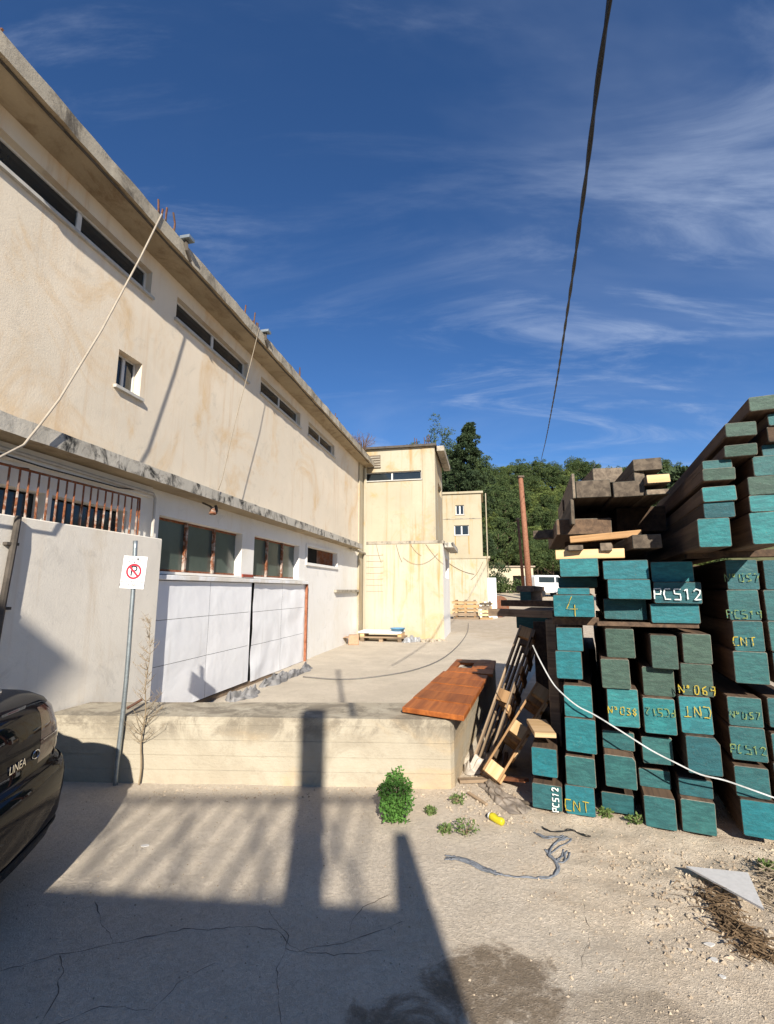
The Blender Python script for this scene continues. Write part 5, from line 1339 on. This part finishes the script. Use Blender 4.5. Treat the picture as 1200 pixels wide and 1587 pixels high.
for k in range(5):
    h, r = [(6.2, 2.3), (5.2, 2.4), (7.0, 2.2), (4.6, 2.0), (5.8, 2.6)][k]
    protos.append((crown_mesh('crown', 20 + k, 110, 85, pine_shape(h, r), .165, PINE if k % 2 else PINE2), trunk_mesh('trunk', h, .16, 6, k)))
rs = random.Random(12); cnt = 0
yy = 57.0
while yy < 112:
    x0, x1 = yy * .06, yy * .68
    xx = x0 + rs.uniform(0, 2)
    while xx < x1:
        x, y = xx + rs.uniform(-.7, .7), yy + rs.uniform(-1.2, 1.2)
        if y > 60 or x > y * .30 or x < y * .22:
            k = rs.randrange(5)
            t = bpy.data.objects.new('pine_tree', None); C.objects.link(t); t.location = (x, y, terr(x, y)); s_ = rs.uniform(.8, 1.25) * (1.05 if y > 70 else .9); t.scale = (s_, s_, s_ * rs.uniform(.9, 1.15)); t.rotation_euler = (0, 0, rs.uniform(0, 6.28))
            tag(t, 'green pine in the dense wood on the hillside', 'tree', 'pines of the hillside wood')
            child_mesh('crown', protos[k][0], t); child_mesh('trunk', protos[k][1], t); cnt += 1
        xx += rs.uniform(2.6, 3.6)
    yy += 4.6
# tall dark conifer behind the tower
def conifer_shape(h, r, lean):
    def f(rs, n):
        out = []
        for i in range(n):
            z = h * (1 - rs.uniform(0, 1) ** .62) if False else h * rs.uniform(.12, 1.0)
            k = (1 - z / h); R_ = r * (k ** .62) * (.75 + .45 * math.sin(z * 4.1) * math.sin(z * 1.7 + 1)) + .10
            a = rs.uniform(0, 6.28); q = rs.uniform(.35, 1.08); out.append(((math.cos(a) * R_ * q + lean * (z / h) ** 2, math.sin(a) * R_ * q, z - .25 * q * R_), .16 + .30 * k))
        return out
    return f
cb = (6.15, 42.0, terr(6.15, 42.0)); t = thing('tall_conifer', 'tall dark conical conifer rising behind the stair tower', 'tree', cb)
child_mesh('crown', crown_mesh('crown', 5, 620, 90, conifer_shape(15.8, 4.9, 1.5), .17, CYP), t); child_mesh('trunk', trunk_mesh('trunk', 14.5, .26, 0, 3), t)
cb = (4.9, 46.0, terr(4.9, 46)); t = thing('broad_pine', 'broad darker pine left of the tall conifer', 'tree', cb)
child_mesh('crown', crown_mesh('crown', 9, 220, 110, lambda rs, n: [((rs.normal() * 1.3, rs.normal() * 1.3, 11.2 + rs.normal() * 2.0), rs.uniform(.4, .75)) for _ in range(n)], .15, PINE2), t); child_mesh('trunk', trunk_mesh('trunk', 13, .24, 2, 6), t)
pq = at_depth(1050, 740, 30); t = thing('spiky_tree', 'dark spiky tree top showing between the two upper stacks', 'tree', (pq.x, 30.0, ZU - .1))
child_mesh('crown', crown_mesh('crown', 15, 120, 50, lambda rs, n: [((rs.normal() * .7, rs.normal() * .7, pq.z - .9 - abs(rs.normal()) * 1.0 + .5), rs.uniform(.25, .5)) for _ in range(n)], .3, CYP), t); child_mesh('trunk', trunk_mesh('trunk', pq.z - .5, .2, 5, 8), t)

# ------------------------------------------------------------------ far house, bushes, white van
fh = at_depth(783, 900, 54); z_ = terr(fh.x, 54)
hs_ = thing('far_house', 'low cream house at the end of the track below the wood', 'building', (fh.x, 54, z_ - .1), 0)
hm = MB(); skin(hm, -3.0, 3.2, 0, 2.7, 0, [(.9, 2.2, 0.0, 1.75), (-1.6, -.9, .9, 1.7)], .25); hm.build('wall', simple('far_cream', (.50, .43, .30), .9), hs_)
MB().box(-3.0, 3.2, .3, 3.5, 0, 2.65).build('inner_core', DARK, hs_)
MB().box(-3.2, 3.4, -.2, 3.7, 2.7, 2.85).build('roof', simple('far_roof', (.36, .29, .22), .9), hs_)
for k, (x, y, r) in enumerate(((770, 893, 1.2), (803, 893, 1.5), (818, 897, 1.3), (758, 897, .8))):
    p = at_depth(x, y, 50.0); t = thing('roadside_bush', ['brown green bush left of the far house', 'dark round bush right of the far house', 'bush behind the tall pole', 'small bush at the tower side'][k], 'bush', (p.x, 50.0, terr(p.x, 50.0) - .05))
    child_mesh('foliage', crown_mesh('foliage', 60 + k, 34, 50, lambda rs, n, r=r: [((rs.normal() * .5 * r, rs.normal() * .5 * r, abs(rs.normal()) * .5 * r + .15), .3 * r) for _ in range(n)], .2, PINE2), t); child_mesh('stems', trunk_mesh('stems', r, .05, 5, k), t)
def van():
    p = at_depth(838, 905, 44.0); t = thing('white_van', 'small white van half hidden behind the stack by the poles', 'van', (p.x + .6, 44, terr(p.x, 44)), R(20))
    prof = [(-1.9, .35), (-1.9, 1.75), (-1.75, 1.9), (.7, 1.9), (1.2, 1.25), (1.9, 1.05), (1.95, .35)]
    M_ = Matrix(((1, 0, 0, 0), (0, 0, 1, 0), (0, 1, 0, 0), (0, 0, 0, 1)))
    b = MB().prism(prof, -.8, .8, 0, M_).build('body', WHITEP, t, bevel=.05)
    MB().prism([(.35, 1.25), (.35, 1.75), (.68, 1.75), (1.08, 1.25)], -.81, -.802, 0, M_).build('side_window', GLASS, t); MB().prism([(-1.5, 1.25), (-1.5, 1.75), (.2, 1.75), (.2, 1.25)], -.81, -.802, 0, M_).build('side_window', GLASS, t)
    for x in (-1.2, 1.25):
        for s_ in (-.78, .78): MB().tube([(x, s_ - .08, .32), (x, s_ + .08, .32)], .32, 16).build('wheel', BLACKRUB, t)
van()

site_end()
# ------------------------------------------------------------------ concrete house behind the camera, whose shadow crosses the yard
def rear_house():
    Y = -4.0; sl_ = -LIGHT.x / LIGHT.y; el = -LIGHT.z / LIGHT.y
    def cast(x, y, z=0.0, back=0.0):        # point of the facade (or of a plane farther back) whose shadow falls on (x, y, z)
        s = y - Y + back; return x + sl_ * s, z + el * s
    t = thing('rear_house', 'concrete house with terrace railing casting the foreground shadow', 'building', (0, Y, 0))
    con = SOFFIT
    xr = cast(.30, 3.4)[0]
    zl = cast(-2.2, 3.86)[1]; zr = cast(-.2, 3.5)[1]
    m = MB(); vs = [(-9, 0, 0), (xr, 0, 0), (xr, 0, zr - .06), (-9, 0, zl + .25), (-9, -5, 0), (xr, -5, 0), (xr, -5, zr - .06), (-9, -5, zl + .25)]
    m.add(vs, [(0, 1, 2, 3), (5, 4, 7, 6), (1, 5, 6, 2), (4, 0, 3, 7), (3, 2, 6, 7), (4, 5, 1, 0)]).build('wall', LOWER, t)
    # terrace pillar and its mast
    x0, x1 = cast(-.665, 3.586)[0], cast(-.42, 3.586)[0]; zt = cast(-.7, 5.75, ZU)[1]
    MB().box(x0, x1, -.3, -.05, 3.4, zt).build('pillar', con, t)
    xm, zm = cast(*on_level(525, 1036, ZY).xy, ZY); MB().tube([(xm, -.18, zt - .1), (xm, -.18, zm)], .035, 8).build('mast', GALV, t)
    # corner post, flared at its foot
    zc = cast(.1, 4.42)[1]
    MB().prism([(xr - .42, 3.4), (xr, 3.4), (xr, zc), (xr - .12, zc)], -.3, -.05, 0, Matrix(((1, 0, 0, 0), (0, 0, 1, 0), (0, 1, 0, 0), (0, 0, 0, 1)))).build('corner_post', con, t)
    # roof-terrace railing with slanting bars, set well back
    BK = 6.5; zt2 = cast(-1.5, 5.06, 0, BK)[1]; zb = cast(-1.5, 3.4, 0, BK)[1]; xc = cast(-1.5, 4.2, 0, BK)[0]
    MB().box(-9, xr, -BK - .3, -BK + .1, 0, zb).build('terrace_wall', LOWER, t)
    for k in range(17):
        xb = xc - 2.4 + k * .22
        MB().tube([(xb, -BK, zb - .1), (xb + .34, -BK, zt2)], .020 + .012 * (k % 3 == 0), 6).build('bar', REBAR, t)
    for k in range(6):
        xb = xc - 2.2 + k * .62; MB().tube([(xb + .42, -BK, zb - .1), (xb, -BK, zt2)], .022, 6).build('bar', REBAR, t)
    MB().tube([(-9, -BK, zt2), (xc + 1.75, -BK, zt2 - .03)], .05, 8).build('handrail', REBAR, t)
    # sloping canopy added out of view, shaped to throw the triangular wall shadow
    pA, pB = SITE @ W(-1.96, .165, 1.40), SITE @ W(-2.70, .165, 1.95)
    A, B = cast(*pA, BK), cast(*pB, BK)
    sx = (B[0] - A[0]) * 6; sz = (B[1] - A[1]) * 6
    MB().prism([A, (A[0] + sx, A[1] + sz), (A[0] + sx, A[1] + .02)], -BK - 1.2, -BK - .05, 0, Matrix(((1, 0, 0, 0), (0, 0, 1, 0), (0, 1, 0, 0), (0, 0, 0, 1)))).build('shadow_canopy', EAVE, t)
    MB().box(A[0] + sx * .9, A[0] + sx * .9 + .3, -BK - .4, -BK - .1, zb - .2, A[1]).build('shadow_canopy_post', con, t)
rear_house()

# ------------------------------------------------------------------ to metres
bpy.context.view_layer.update()
TO_M = Matrix.Scale(METRE, 4)
in_site = {o.name for o in site_objs}
for o in list(bpy.data.objects):
    if o.parent is None and o.type in {'MESH', 'EMPTY'}:
        o.matrix_world = TO_M @ (SITE if o.name in in_site else Matrix.Identity(4)) @ o.matrix_world
